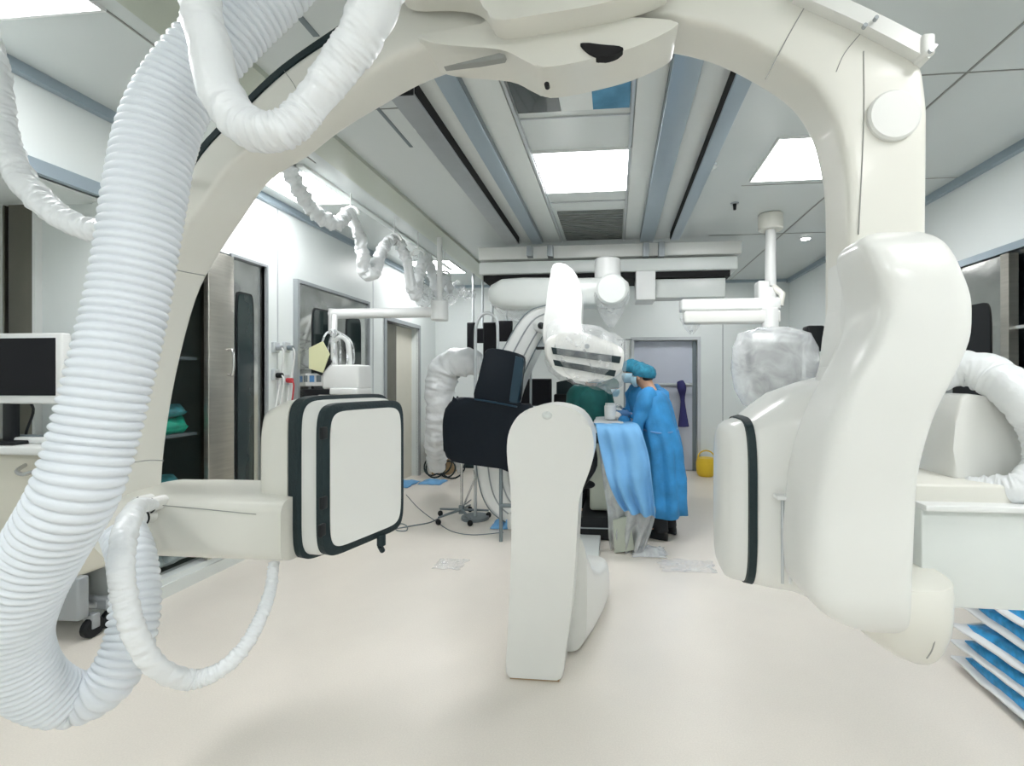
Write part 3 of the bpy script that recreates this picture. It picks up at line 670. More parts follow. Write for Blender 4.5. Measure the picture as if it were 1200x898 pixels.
o=MB().prism(outline([(362,408),(378,400),(386,415),(378,437),(362,432)],Y-.14,0),(0,.01,0)).build('note_sheet',M['paper'],t); o['label']='pale yellow paper sheet'
MB().prism(outline([(364,434),(386,420),(388,424),(376,440)],Y-.13,0),(0,.02,0)).build('clip_board',M['black'],t)
# lower support so it does not float: pillar to floor
q=P(405,460,Y); MB().box((q.x-.2,Y-.15,.08),(q.x+.12,Y+.15,q.z-.02),.02).build('cart_body',M['cream'],t)
for sx in (-.17,.09):
    for sy in (-.12,.12): MB().cyl((q.x+sx-.015,Y+sy,.04),(q.x+sx+.015,Y+sy,.04),.04,16).build('castor',M['black'],t)
# wall outlets
for i,(px,py,m,lab) in enumerate(((321,408,'grey','upper left'),(334,408,'grey2','upper right'),(321,440,'black','lower left'),(333,446,'red','lower right'))):
    q=PX(px,py,XL); t=thing('gas_outlet','%s wall gas outlet with a hanging hose beside the steel cabinet'%lab,'wall outlet',q,'gas outlets on the left wall')
    MB().box((XL,q.y-.035,q.z-.04),(XL+.03,q.y+.035,q.z+.05),.006).build('plate',M['alu'],t)
    MB().cyl((XL+.03,q.y,q.z),(XL+.075,q.y,q.z),.022,16).build('plug',M[m],t)
    MB().tube([(XL+.07,q.y,q.z),(XL+.09,q.y,q.z-.05),(XL+.05,q.y+.02,q.z-.25),(XL+.04,q.y-.03,q.z-.5)],.007,8,4).build('hose',M['white'] if m!='red' else M['red'],t)

# ------------------------------------------------------------------ steel cabinets left
t=thing('steel_cabinet','built-in steel cabinet with an open dark compartment of packs behind the arch','cabinet',(XL-.3,(B0+B1)/2,.12))
g0,g1=B0+.02,yl(240); s1=yl(270)
MB().box((XL-.01,g1,.13),(XL+.03,s1,2.34),.004).build('stile',M['steel'],t)
MB().box((XL-.01,B0,2.28),(XL+.02,g1,2.36)).build('top_rail',M['steel'],t)
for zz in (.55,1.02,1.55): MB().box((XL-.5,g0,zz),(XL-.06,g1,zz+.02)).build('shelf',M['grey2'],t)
MB().box((XL-.035,g0+.01,.14),(XL-.03,g1,2.27)).build('glass_door',M['glass'],t)
q=PX(263,425,XL); MB().tube([(XL+.03,q.y,q.z+.09),(XL+.07,q.y,q.z+.08),(XL+.07,q.y,q.z-.08),(XL+.03,q.y,q.z-.09)],.010,10,3).build('handle',M['chrome'],t)
def pack(name,label,c,s,m,cat='package',grp=None,rz=0,amp=.02,parent=None):
    secs=[]
    for f in (-1,-.92,-.6,0,.6,.92,1):
        k=(1-abs(f)**3)*.9+.1; secs.append(se((f*s[0]/2,0,0),(0,s[1]/2*(k*.3+.7),0),(0,0,s[2]/2*k),2.6,20))
    mb=MB().loft(secs); mb.jitter(amp*min(s),6/max(s)); mb.xf(Matrix.Translation(Vector(c)) @ Matrix.Rotation(rz,4,'Z'))
    return tag(mb.build(name,m,ang=70),label,cat,grp)
cm=[('teal','teal plastic pack'),('gpack','grey clear pack'),('emer','emerald green pack')]
yg=lambda f: g0+(g1-g0)*f
for z0,arr in ((.57,(('teal',.3),('gpack',.7))),(.66,(('teal',.6),)),(1.04,(('gpack',.3),('emer',.72))),(1.14,(('teal',.35),('teal',.7))),(1.57,(('gpack',.5),)),(.14,(('gpack',.4),('gpack',.75))),(.23,(('teal',.5),('gpack',.8)))):
    for m,f in arr:
        shelf={.57:'second shelf',.66:'upper on second shelf',1.04:'third shelf',1.14:'upper on third shelf',1.57:'top shelf',.14:'bottom',.23:'upper at the bottom'}[z0]
        pack('sterile_pack','%s, %s of dark cabinet, %s side'%(dict(cm)[m],shelf,'near' if f<.5 else 'far'),(XL-.22,yg(f),z0+.05),(.32,(g1-g0)*.46,.11 if z0!=1.04 or m!='emer' else .17),M[m],grp='packs in the steel cabinet',amp=.25)
t=thing('steel_cabinet','narrow steel cabinet door with a tall round-cornered window beside the wall outlets','cabinet',(XL-.3,(B1+BC1)/2,.12))
c0,c1=s1+.01,BC1
MB().box((XL-.06,c0,.13),(XL-.02,c1,2.35)).build('door',M['steelw'],t)
frame('frame','x',XL-.02,c0,c1,.12,2.35,.02,.04,M['grey'],t)
rwin(yl(280),yl(298),.45,PX(288,345,XL).z,XL-.02,t,'window_pane','glassd')
MB().box((XL-.5,c0,.13),(XL-.06,c1,.15)).build('bottom',M['grey2'],t)

# ------------------------------------------------------------------ left console cart with monitor
Yc=2.3
cl=P(0,600,Yc)
t=thing('console_cart','cream wheeled console cart with a side handle at the left edge','cart',(P(20,700,Yc).x,Yc,0))
x1=P(78,600,2.25).x; x0=x1-.62; y0,y1=2.25,2.48
ztop=P(40,530,2.25).z
secs=[]
MB().box((x0,y0,.34),(x1,y1,ztop-.01),.025).build('body',M['cream'],t)
a=[(x0-.03,y0-.05),(x1-.02,y0-.06),(x1+.03,y0-.02),(x1+.04,y1-.02),(x1,y1+.02),(x0-.03,y1+.02)]
MB().prism([Vector((x,y,ztop-.01)) for x,y in a],(0,0,.05),.015).build('worktop',M['white'],t)
MB().box((x1-.42,y0+.02,ztop+.04),(x1-.08,y1-.12,ztop+.075),.012).build('keyboard_tray',M['white'],t)
MB().box((x1-.39,y0+.05,ztop+.07),(x1-.11,y1-.15,ztop+.085),.005).build('keyboard',M['grey2'],t)
MB().box((x1-.06,y0+.08,ztop+.035),(x1+.0,y0+.2,ztop+.06),.01).build('mouse',M['black'],t)
h=P(40,550,1.80)
MB().tube([P(x,y,Y) for x,y,Y in ((30,545,2.25),(20,552,2.18),(28,556,2.16),(50,549,2.18),(72,541,2.21),(78,540,2.27))],.010,10,5).build('handle',M['chrome'],t)
q=P(62,572,2.24); MB().box((x1-.03,y0-.02,q.z-.09),(x1+.02,y0+.03,q.z+.03),.01).build('bumper',M['black'],t)
MB().box((x0,y0+.02,.12),(x1+.04,y0+.08,.35),.012).build('base_bar',M['grey'],t)
MB().box((x0,y1-.08,.12),(x1+.06,y1-.02,.18),.012).build('base_bar',M['grey'],t)
for x in (x0+.05,x1+.03):
    for y in (y0+.10,y1-.03):
        w=MB().cyl((x-.02,y,.055),(x+.02,y,.055),.055,24,bev=.008).build('castor',M['black'],t)
        MB().box((x-.028,y-.02,.05),(x+.028,y+.02,.13),.006).build('castor_fork',M['grey'],w)
q=PZ(116,733,0.0); Xc=q.x+.02; Yq=q.y-.03
MB().box((x1-.12,Yq-.04,.13),(Xc+.05 if Xc>x1 else x1,Yq+.03,.17),.01).build('outrigger',M['alu'],t)
# monitor
Ym=2.25
t=thing('computer_monitor','white framed computer monitor with a black screen at the left edge','monitor',(P(25,500,Ym).x,Ym,ztop+.04))
a=P(-75,391,Ym-.02); b=P(67,474,Ym-.02)
MB().box((a.x,Ym,b.z),(b.x,Ym+.05,a.z),.012).build('casing',M['white'],t)
a2=P(-68,397,Ym-.02); b2=P(60,464,Ym-.02)
MB().box((a2.x,Ym-.004,b2.z),(b2.x,Ym+.004,a2.z)).build('screen',M['screen'],t)
q=P(5,480,Ym); MB().box((q.x-.03,Ym+.01,ztop+.05),(q.x+.03,Ym+.05,b.z+.05),.008).build('neck',M['black'],t)
MB().box((q.x-.12,Ym-.05,ztop+.04),(q.x+.12,Ym+.12,ztop+.06),.008).build('foot',M['black'],t)
MB().tube([(q.x+.02,Ym+.06,b.z+.05),(q.x+.08,Ym+.07,b.z-.03),(q.x+.05,Ym+.06,ztop+.10),(q.x,Ym+.1,ztop+.06)],.006,8,5).build('cable',M['black'],t)

# ------------------------------------------------------------------ frontal C-arm : pivot stand, arc, detector
Fm=thing('frontal_c_arm','white floor-standing X-ray C-arm with a rounded upright stand in the middle of the floor','X-ray machine',(P(640,800,2.25).x,2.3,0))
YP=2.2
kp=[(594,523),(597,505),(606,489),(620,479),(645,474),(670,479),(686,490),(694,507),(696,525),(693,545),(686,565),(679,585),(677,610),(674,660),(669,720),(662,770),(657,803),(640,804),(615,801),(593,797),(594,760),(597,700),(599,640),(599,600),(598,570),(595,545)]
zf=P(640,800,YP).z
pts=outline(kp,YP,3)
for p in pts: p.z=max(p.z,.012)
MB().prism(pts,(0,.28,0),.022,4).build('upright_stand',M['shell2'],Fm)
mb=MB(); x0=P(597,800,YP).x; x1=P(655,800,YP).x; mb.box((x0,YP+.01,0),(x1,YP+.29,.016)); mb.build('stand_foot',M['card'],Fm)
q=P(641,487,YP); MB().ell((q.x,YP+.01,q.z),(.028,.02,.022)).build('pivot_button',M['ceil2'],Fm)
# rear body & floor foot
secs=[]
for Y,xl,xr,zt in ((2.45,-.42,-.14,.62),(2.6,-.42,-.10,.40),(2.8,-.42,-.06,.30),(3.0,-.42,-.03,.27),(3.15,-.40,-.04,.25),(3.24,-.36,-.08,.20)):
    secs.append(se(((xl+xr)/2,Y,zt/2+.004),((xr-xl)/2,0,0),(0,0,zt/2),4,32))
MB().loft(secs).build('floor_foot',M['shell2'],Fm)
# C arc
YA=4.45
outer=[(668,352),(640,356),(613,368),(588,408),(566,455),(555,505),(556,548),(563,582),(577,604),(600,618)]
inner=[(672,378),(655,382),(640,392),(622,425),(606,465),(598,510),(598,545),(602,572),(612,588),(628,598)]
sm=crom([[*a,*b] for a,b in zip(outer,inner)],5); secs=[]
for ox,oy,ix,iy in sm:
    O=P(ox,oy,YA); I=P(ix,iy,YA); c=(O+I)/2; secs.append(se(c+V(0,.17,0),(O-I)/2,(0,.17,0),6,32))
A=MB().loft(secs).build('c_arc',M['white'],Fm)
for f,w,m in ((.06,.006,'grey2'),(.38,.007,'grey'),(.72,.007,'grey'),(.95,.006,'grey2')):
    pp=[P(ox+(ix-ox)*f,oy+(iy-oy)*f,YA)+V(0,-.003,0) for ox,oy,ix,iy in sm]
    MB().tube(pp,w,6).build('arc_groove',M[m],A)
# support from the arc to the floor
q=P(600,600,YA+.1); MB().box((q.x-.02,YA-.05,0),(q.x+.5,YA+.42,.16),.03).build('arc_base',M['shell2'],Fm)
MB().box((-.36,3.1,.0),(-.12,YA+.1,.05),.01).build('floor_rail',M['ceil2'],Fm)
# detector column & head
YD=4.05
cp=[(636,402),(640,355),(645,322),(648,310),(658,308),(670,315),(678,328),(682,350),(681,375),(681,405),(660,408)]
MB().prism(outline(cp,YD,3),(0,.22,0),.018,3).build('detector_column',M['white'],Fm)
Yd=3.9
def rp(px,py): return P(px,py,Yd)
hp_=[(640,398),(655,391),(682,390),(705,397),(724,405),(731,412),(730,428),(724,440),(700,448),(668,444),(648,432),(638,415)]
Dd=MB().prism(outline(hp_,Yd,3),(0,.40,0),.03,3).build('detector_head',M['shell2'],Fm)
for k,(a,b,w) in enumerate((((646,411),(728,422),8),((648,425),(722,438),7))):
    n=[(a[0],a[1]-w/2),(b[0],b[1]-w/2),(b[0]-2,b[1]+w/2),(a[0]+2,a[1]+w/2)]
    MB().prism(outline(n,Yd-.012,0),(0,.03,0),.003).build('dark_stripe',M['stripe'],Dd)
q=rp(688,406); MB().cyl((q.x,Yd-.008,q.z),(q.x,Yd+.01,q.z),.02,20).build('badge',M['grey'],Dd)
q=P(632,408,YD); MB().box((q.x-.03,YD+.0,q.z-.012),(q.x+.1,YD+.05,q.z+.012),.004).build('latch_bar',M['black'],Fm)
q=P(633,381,YD); MB().ell((q.x,YD+.05,q.z),(.03,.04,.03)).build('joint_knob',M['black'],Fm)
MB().tube([P(658,395,YD+.2),P(640,385,YD+.3),P(628,380,YA+.1)],[.06,.06,.07],14).build('column_bracket',M['white'],Fm)
# plastic over detector head
secs=[]
for k,(f,sx,sy) in enumerate(((0,.75,.7),(.12,1.0,.95),(.4,1.04,1.02),(.65,1.02,1.0),(.85,.9,.85),(1.0,.65,.6))):
    q0=P(686,384,Yd+.2); q1=P(686,452,Yd+.2); c=q0.lerp(q1,f); secs.append([Vector((c.x+.345*sx*math.cos(a)*(1+.05*noise.noise(V(math.cos(a)*3,math.sin(a)*3,f*5))),c.y+.27*sy*math.sin(a),c.z+.02*math.sin(4*a+f*6)-.06*math.cos(a))) for a in [2*PI*i/36 for i in range(36)]])
tag(MB().loft(secs,True,False).build('plastic_cover',M['film'],ang=180),'clear plastic dust cover over the striped detector head in the middle','plastic cover')

# ------------------------------------------------------------------ navy mobile shield
YS=4.05
t=thing('mobile_shield','navy black vinyl lead shield on legs behind the white upright stand','shield',(P(570,640,YS).x,YS,0))
lp=[(533,468),(545,466),(600,474),(626,480),(626,552),(600,551),(560,546),(530,541),(521,534),(519,515),(519,492),(524,474)]
MB().prism(outline(lp,YS,3),(0,.10,0),.03,3).build('lower_panel',M['navy'],t)
up=[(571,409),(590,410),(611,416),(614,424),(611,445),(606,476),(580,473),(555,468),(560,445),(566,420)]
o=MB().prism(outline(up,YS+.02,3),(0,.09,0),.02,3).build('upper_panel',M['navy'],t)
MB().prism(outline([(604,417),(613,420),(613,430),(607,474),(596,473),(600,445)],YS+.0,0),(0,.05,0),.008).build('side_gusset',M['navy2'],t)
MB().tube([P(x,y,YS-.005) for x,y in ((556,468),(580,472),(606,477))],.008,6).build('hinge_seam',M['navy2'],t)
for px in (587,):
    a=P(px,545,YS+.05); b=P(px,640,YS+.05); MB().tube([a,(a.x,a.y,.0)],.016,10).build('leg',M['grey2'],t)
a=P(632,545,YS+.05); MB().tube([a,(a.x,a.y,.0)],.016,10).build('leg',M['grey2'],t)
MB().box((P(587,600,YS).x-.02,YS+.03,.30),(a.x,YS+.07,.33),.005).build('cross_bar',M['grey2'],t)
# rolling stand behind
q=PZ(541,603,.05)
t=thing('infusion_stand','thin chrome stand on a star base with black castors left of the white stand','stand',(q.x,q.y,0))
MB().tube([(q.x,q.y,.07),(q.x,q.y,1.15)],.014,10).build('pole',M['chrome'],t)
MB().cyl((q.x,q.y,.06),(q.x,q.y,.14),.03,16).build('hub',M['grey2'],t)
for k in range(5):
    an=2*PI*k/5+.3; e=Vector((q.x+.27*math.cos(an),q.y+.27*math.sin(an),.075))
    lg=MB().tube([(q.x,q.y,.10),e],[.014,.010],8).build('base_leg',M['grey2'],t)
    MB().ell((e.x,e.y,.03),(.028,.02,.03),12,8).build('castor',M['black'],lg)
MB().tube([(q.x+.02,q.y,.14),(q.x+.14,q.y,.42),(q.x+.12,q.y+.02,.5)],.010,8).build('brace',M['chrome'],t)
# white looped pipe stand
q=P(557,470,4.75)
t=thing('pipe_frame','white tube frame bent in a loop above the navy shield','frame',(q.x,q.y,0))
MB().tube([(q.x,q.y,0.01)]+[P(x,y,4.75) for x,y in ((557,470),(557,400),(558,382),(563,371),(571,367),(579,371),(583,382),(583,430))],.016,10,4).build('bent_tube',M['alu'],t)
MB().cyl((q.x,q.y,0),(q.x,q.y,.03),.14,24).build('base_plate',M['grey2'],t)
# white plastic-covered thick hose
sleeve('covered_arm','bulky white plastic-covered arm bending down left of the navy shield',[(560,428,5.6),(545,424,5.5),(525,430,5.5),(516,455,5.5),(515,490,5.5),(512,520,5.6),(512,548,5.8)],[.13,.17,.18,.17,.15,.14,.10],m=M['sleeve'],amp=.05,sc=6,cat='arm')
# monitors on far wall
for i,(x0,y0,x1,y1,Y,lab,base) in enumerate(((547,378,556,412,6.6,'narrow black monitor seen edge-on near the far left corner',1),(558,385,568,402,6.9,'small black screen inside the white tube loop',1),(566,378,583,424,6.3,'tall dark monitor behind the upper edge of the navy shield',1),(583,376,600,400,7.2,'dark flat screen behind the curved white arc',1),(606,444,646,476,5.4,'wide black monitor low behind the white stand',1))):
    a=P(x0,y0,Y); b=P(x1,y1,Y); t=thing('wall_monitor',lab,'monitor',((a.x+b.x)/2,Y,b.z),'dark monitors at the back')
    MB().box((a.x,Y,b.z),(b.x,Y+.06,a.z),.01).build('casing',M['black'],t)
    MB().box((a.x+.02,Y-.004,b.z+.02),(b.x-.02,Y+.01,a.z-.02)).build('screen',M['screen'],t)
    xm=(a.x+b.x)/2; MB().tube([(xm,Y+.05,(a.z+b.z)/2),(xm,Y+.12,(a.z+b.z)/2),(xm,Y+.12,0.01 if i==4 else CEIL)],.018,8).build('mount_pole',M['alu'],t)
# anaesthesia block black, left back bits
a=P(650,448,5.7); b=P(690,478,5.7)
t=thing('equipment_trolley','black equipment trolley low behind the covered detector','trolley',((a.x+b.x)/2,5.7,0))
MB().box((a.x,5.6,.1),(b.x,5.95,P(650,462,5.6).z),.02).build('body',M['black'],t)
MB().prism(outline([(652,448),(668,444),(672,450),(690,452),(690,464),(652,464)],5.62,0),(0,.25,0),.01).build('device',M['stripe'],t)
for sx in (a.x+.04,b.x-.04):
    for sy in (5.64,5.9): MB().cyl((sx-.015,sy,.05),(sx+.015,sy,.05),.05,14).build('castor',M['black'],t)
# pole frames around detector
t=thing('drip_pole','slim grey drip pole with an angled hook left of the detector column','pole',(P(622,500,4.75).x,4.75,0))
MB().tube([P(632,405,4.75),P(624,404,4.75),P(622,408,4.75),P(622,470,4.75),Vector((P(622,470,4.75).x,4.75,.02))],.012,8).build('pole',M['grey'],t)
MB().cyl((P(622,500,4.75).x,4.75,0),(P(622,500,4.75).x,4.75,.03),.12,20).build('base',M['grey2'],t)
t=thing('drip_pole','slim grey drip pole right of the detector beside the surgeons','pole',(P(732,500,5.3).x,5.3,0))
x=P(732,500,5.3).x; MB().tube([(x,5.3,P(732,398,5.3).z),(x,5.3,.02)],.012,8).build('pole',M['grey'],t)
MB().tube([(x-.08,5.3,P(732,398,5.3).z),(x+.08,5.3,P(732,398,5.3).z)],.008,8).build('hook_bar',M['grey'],t)
MB().cyl((x,5.3,0),(x,5.3,.03),.12,20).build('base',M['grey2'],t)

# ------------------------------------------------------------------ table and drapes
TZ=P(720,497,4.3).z
tx0=P(692,500,4.1).x; tx1=P(742,500,4.3).x
t=thing('operating_table','operating table with a grey pedestal and black base under blue drapes','table',((tx0+tx1)/2,4.9,0))
MB().box((tx0,3.98,TZ-.05),(tx1,6.1,TZ-.005),.015).build('tabletop',M['white'],t)
MB().box((tx0-.02,4.0,TZ-.14),(tx1-.05,5.8,TZ-.06),.02).build('slide_rail',M['stripe'],t)
q=P(691,600,4.35); MB().box((q.x,4.35,.22),(q.x+.42,5.0,TZ-.13),.03).build('pedestal',M['soffit'],t)
MB().box((q.x-.08,4.2,.0),(q.x+.48,5.4,.20),.03).build('base',M['black'],t)
MB().box((q.x-.085,4.19,.105),(q.x+.485,5.41,.115),.003).build('base_trim',M['grey'],t)
q=P(688,568,4.1); MB().ell((q.x,4.1,q.z),(.07,.05,.035)).build('control_knob',M['black'],t)
MB().tube([P(693,520,4.0),P(696,545,4.0),P(684,565,4.0),P(677,577,4.0)],.03,12,4).build('side_bracket',M['black'],t)
# sheet on table
def drape(name,label,left,right,Y,m,ny=22,nx=24,amp=.03,fold=6,lean=0,cat='drape'):
    Lq=crom(left,6); Rq=crom(right,6); n=min(len(Lq),len(Rq)); grid=[]
    for i in range(n):
        a=P(Lq[i][0],Lq[i][1],Y+ (Lq[i][2] if len(Lq[i])>2 else 0)); b=P(Rq[i][0],Rq[i][1],Y+(Rq[i][2] if len(Rq[i])>2 else 0)); row=[]
        f=i/(n-1)
        for j in range(nx+1):
            u=j/nx; p=a.lerp(b,u); w=amp*(.25+f)*(math.sin(u*fold*PI+2*noise.noise(V(u*3,f*2,1)))+.7*noise.noise(V(u*6,f*5,3)))
            row.append(p+V(w*.15,w,w*.1))
        grid.append(row)
    return tag(MB().sheet(grid).build(name,m,ang=180,solid=.004),label,cat)
drape('surgical_drape','light blue surgical drape falling over the near end of the table',
  [(690,499,.6),(694,498,.3),(698,499,.0),(704,530,-.10),(712,560,-.18),(722,585,-.2),(732,600,-.2)],
  [(738,490,.6),(742,495,.3),(750,501,.0),(760,535,-.10),(764,565,-.18),(767,590,-.2),(768,607,-.2)],3.93,M['drape'],amp=.03,fold=5)
drape('plastic_drape','clear crumpled plastic film hanging below the blue drape to the floor',
  [(700,515,.0),(706,560,-.05),(712,600,-.1),(714,630,-.1),(717,652,-.05)],
  [(755,560,-.2),(764,585,-.22),(768,600,-.22),(762,625,-.2),(752,648,-.15)],4.06,M['filmw'],amp=.04,fold=7,cat='plastic film')
secs=[]
t=tag(MB().prism([P(718,615,3.9),P(737,610,3.9),P(744,650,3.9),P(720,654,3.9)],(0,.06,0),.006).build('panel_board',M['soffit']),'pale green board standing on the floor under the clear film','board')
t.location.z=.0
MB_sheet=[]
g=[]
for i in range(9):
    row=[]
    for j in range(13):
        x=tx0+.02+(tx1-tx0-.04)*j/12; y=4.1+1.4*i/8; row.append(Vector((x,y,TZ+.018+.012*noise.noise(V(x*8,y*5,0))+.0)))
    g.append(row)
tag(MB().sheet(g).build('patient_sheet',M['sheet'],solid=.006,ang=180),'white crumpled sheet lying on top of the operating table','sheet')
# things on table
q=P(715,497,4.45)
t=thing('white_canister','small white canister standing on the draped table','canister',(q.x,4.45,TZ+.03))
MB().cyl((q.x,4.45,TZ+.03),(q.x,4.45,TZ+.16),.05,20,.055,bev=.008).build('body',M['white'],t)
MB().cyl((q.x,4.45,TZ+.16),(q.x,4.45,TZ+.18),.045,20).build('lid',M['ceil2'],t)
q=P(727,489,4.55); pack('cloth_bundle','navy blue folded cloth on the table beside the gloved hands',(q.x+.02,4.6,TZ+.07),(.16,.14,.09),MATS['blue_label'],cat='cloth',amp=.15)

# ------------------------------------------------------------------ people
def skinbody(name, J, E, m, parent, loc, Mx, root=0):
    me=bpy.data.meshes.new(name); me.from_pydata([tuple(Mx@Vector(j[0])-loc) for j in J],E,[])
    me.materials.append(m); o=bpy.data.objects.new(name,me); COL.objects.link(o); o.parent=parent
    sk=o.modifiers.new('skin','SKIN'); sk.use_smooth_shade=True
    lay=me.skin_vertices[0].data if me.skin_vertices else None
    if lay is None:
        bm=bmesh.new(); bm.from_mesh(me); bm.verts.layers.skin.verify(); bm.to_mesh(me); bm.free(); lay=me.skin_vertices[0].data
    for i,j in enumerate(J):
        r=j[1]; lay[i].radius = r if isinstance(r,tuple) else (r,r); lay[i].use_root = (i==root)
    sb=o.modifiers.new('sub','SUBSURF'); sb.levels=2; sb.render_levels=2
    return o
def hand(Mx, wrist, dirv, side, parent, m, up=V(0,0,1)):
    """wrist, pointing dir, thumb side (local coords)"""
    d=Vector(dirv).normalized(); s=d.cross(up).normalized()*side; n=d.cross(s).normalized()
    if n.z>0: n=-n      # palm normal down
    W=Vector(wrist); mb=MB()
    secs=[]
    for f,w,h in ((-.02,.024,.02),(.0,.026,.02),(.03,.036,.018),(.065,.042,.016),(.09,.040,.013)):
        secs.append([Mx@p for p in se(W+d*f,s*w,n*h,3,16)])
    mb.loft(secs)
    for k,(o,l) in enumerate(((-.030,.062),(-.010,.074),(.011,.080),(.031,.070))):
        b=W+d*.082+s*o; p1=b+d*l*.42+n*.004; p2=p1+d*l*.28+n*l*.22; p3=p2+d*l*.10+n*l*.30
        mb.tube([Mx@b,Mx@p1,Mx@p2,Mx@p3],[.0095,.009,.0085,.006],8,2)
    b=W+d*.025+s*.030; mb.tube([Mx@b,Mx@(b+d*.03+s*.022+n*.008),Mx@(b+d*.055+s*.022+n*.02),Mx@(b+d*.072+s*.012+n*.026)],[.013,.011,.010,.007],8,2)
    return mb.build('hand',m,parent,ang=60)
def person(label, loc, face, Hh=1.60, lean=.0, lh=None, rh=None, gown='gown', capm='cap', gloves=True, mask=True, headtilt=.12, pants='pants', skirt=True, sleeve_long=True, hairm=None):
    loc=Vector((loc[0],loc[1],0)); k=Hh/1.60
    t=thing('person',label,'person',loc)
    Mx=Matrix.Translation(loc)@Matrix.Rotation(math.atan2(face[1],face[0]),4,'Z')@Matrix.Scale(k,4)
    def lx(z): return lean*max(0,(z-.8))/.6   # forward lean offset
    hd=lx(1.42)+.03+headtilt*.35
    lh=Vector(lh or (.38,.14,.98)); rh=Vector(rh or (.38,-.14,.98))
    ls=V(lx(1.28),.165,1.285); rs=V(lx(1.28),-.165,1.285)
    def elbow(s,h,sd):
        m_=(s+h)/2; dd=(h-s).length; off=math.sqrt(max(.001,(.29)**2-(dd/2)**2)) if dd<.58 else .02
        return m_+V(-.25,.35*sd,-.9).normalized()*off
    le=elbow(ls,lh,1); re=elbow(rs,rh,-1)
    J=[(V(lx(.85),0,.85),(.14,.12)),(V(lx(1.02),0,1.02),(.125,.105)),(V(lx(1.2),0,1.20),(.15,.11)),(V(lx(1.31),0,1.30),(.085,.07)),(V(lx(1.35)+.015,0,1.36),.05),(V(hd-.02,0,1.43),(.07,.078)),(V(hd,0,1.50),(.083,.095)),(V(hd-.01,0,1.565),(.055,.065)),
       (ls,.062),(le,.045),(lh,.027),(rs,.062),(re,.045),(rh,.027),
       (V(.0,.09,.80),.085),(V(.02,.10,.44),.055),(V(-.02,.10,.09),.037),(V(.13,.11,.035),.030),
       (V(.0,-.09,.80),.085),(V(.02,-.10,.44),.055),(V(-.02,-.10,.09),.037),(V(.13,-.11,.035),.030)]
    E=[(0,1),(1,2),(2,3),(3,4),(4,5),(5,6),(6,7),(2,8),(8,9),(9,10),(2,11),(11,12),(12,13),(0,14),(14,15),(15,16),(16,17),(0,18),(18,19),(19,20),(20,21)]
    skinbody('body',J,E,M['skin'],t,loc,Mx)
    # face features
    def at(x,y,z): return Mx@V(x,y,z)
    for sd in (1,-1):
        MB().ell(at(hd-.005,sd*.092*.98,1.475),(.016,.010,.028),10,8).build('ear',M['skin'],t)
        MB().ell(at(hd+.083,sd*.030,1.495),(.008,.010,.006),10,8).build('eye',M['hair'],t)
    mb=MB(); mb.loft([[Mx@p for p in se(V(hd+.083,0,1.488),(.006,0,0),(0,.008,0),2,10)],[Mx@p for p in se(V(hd+.092,0,1.462),(.016,0,0),(0,.014,0),2,10)],[Mx@p for p in se(V(hd+.085,0,1.452),(.008,0,0),(0,.010,0),2,10)]]); mb.build('nose',M['skin'],t)
    if mask:
        grid=[]
        for z,r in ((1.478,.092),(1.465,.104),(1.445,.106),(1.42,.100),(1.395,.085),(1.385,.075)):
            grid.append([Mx@V(hd-.0+r*math.cos(a)*1.02,r*.92*math.sin(a),z) for a in [math.radians(x) for x in range(-80,81,10)]])
        MB().sheet(grid).build('face_mask',M['maskm'],t,ang=180,solid=.003)
    if capm:
        secs=[]
        for z,rx,ry in ((1.490,.098,.097),(1.497,.106,.104),(1.53,.116,.112),(1.57,.110,.106),(1.60,.085,.085),(1.617,.05,.05),(1.622,.015,.015)):
            secs.append([Mx@V(hd-.018+rx*math.cos(a)*(1+.03*math.sin(9*a)),ry*math.sin(a)*(1+.03*math.sin(9*a)),z-.028*(-math.cos(a)*.5+.5)-.0) for a in [2*PI*i/36 for i in range(36)]])
        MB().loft(secs).build('surgical_cap',M[capm],t,ang=180)
        # hair at the nape
        MB().ell(at(hd-.055,0,1.465),(.045,.075,.035),16,10,Matrix.Rotation(math.atan2(face[1],face[0]),4,'Z')).build('hair',M['hair'],t)
    # gown / scrubs torso
    secs=[]; prof=[(1.352,.062,.075),(1.335,.085,.12),(1.30,.115,.19),(1.24,.135,.215),(1.15,.145,.21),(1.02,.15,.20),(.90,.16,.205)]
    if skirt: prof+=[(.82,.165,.21),(.75,.17,.21),(.67,.175,.215),(.6,.18,.215),(.52,.185,.22),(.45,.19,.22),(.38,.195,.22),(.32,.20,.22),(.22,.205,.225)]
    else: prof+=[(.80,.165,.20),(.74,.165,.205)]
    for z,rx,ry in prof:
        fa=.02 if z>1.1 else min(.10,.02+(1.1-z)*.2)
        secs.append([Mx@V(lx(z)+rx*math.cos(a)*(1+fa*(math.sin(8*a+z*2.5)+1.2*noise.noise(V(3*math.cos(a),3*math.sin(a),z*5)))),ry*math.sin(a)*(1+fa*(math.sin(8*a+z*2.5)+1.2*noise.noise(V(3*math.cos(a),3*math.sin(a),z*5)))),z+.01*math.sin(5*a)*(z<.3)) for a in [2*PI*i/56 for i in range(56)]])
    MB().loft(secs,False,False).build('gown' if skirt else 'tunic',M[gown],t,ang=180,solid=.006)
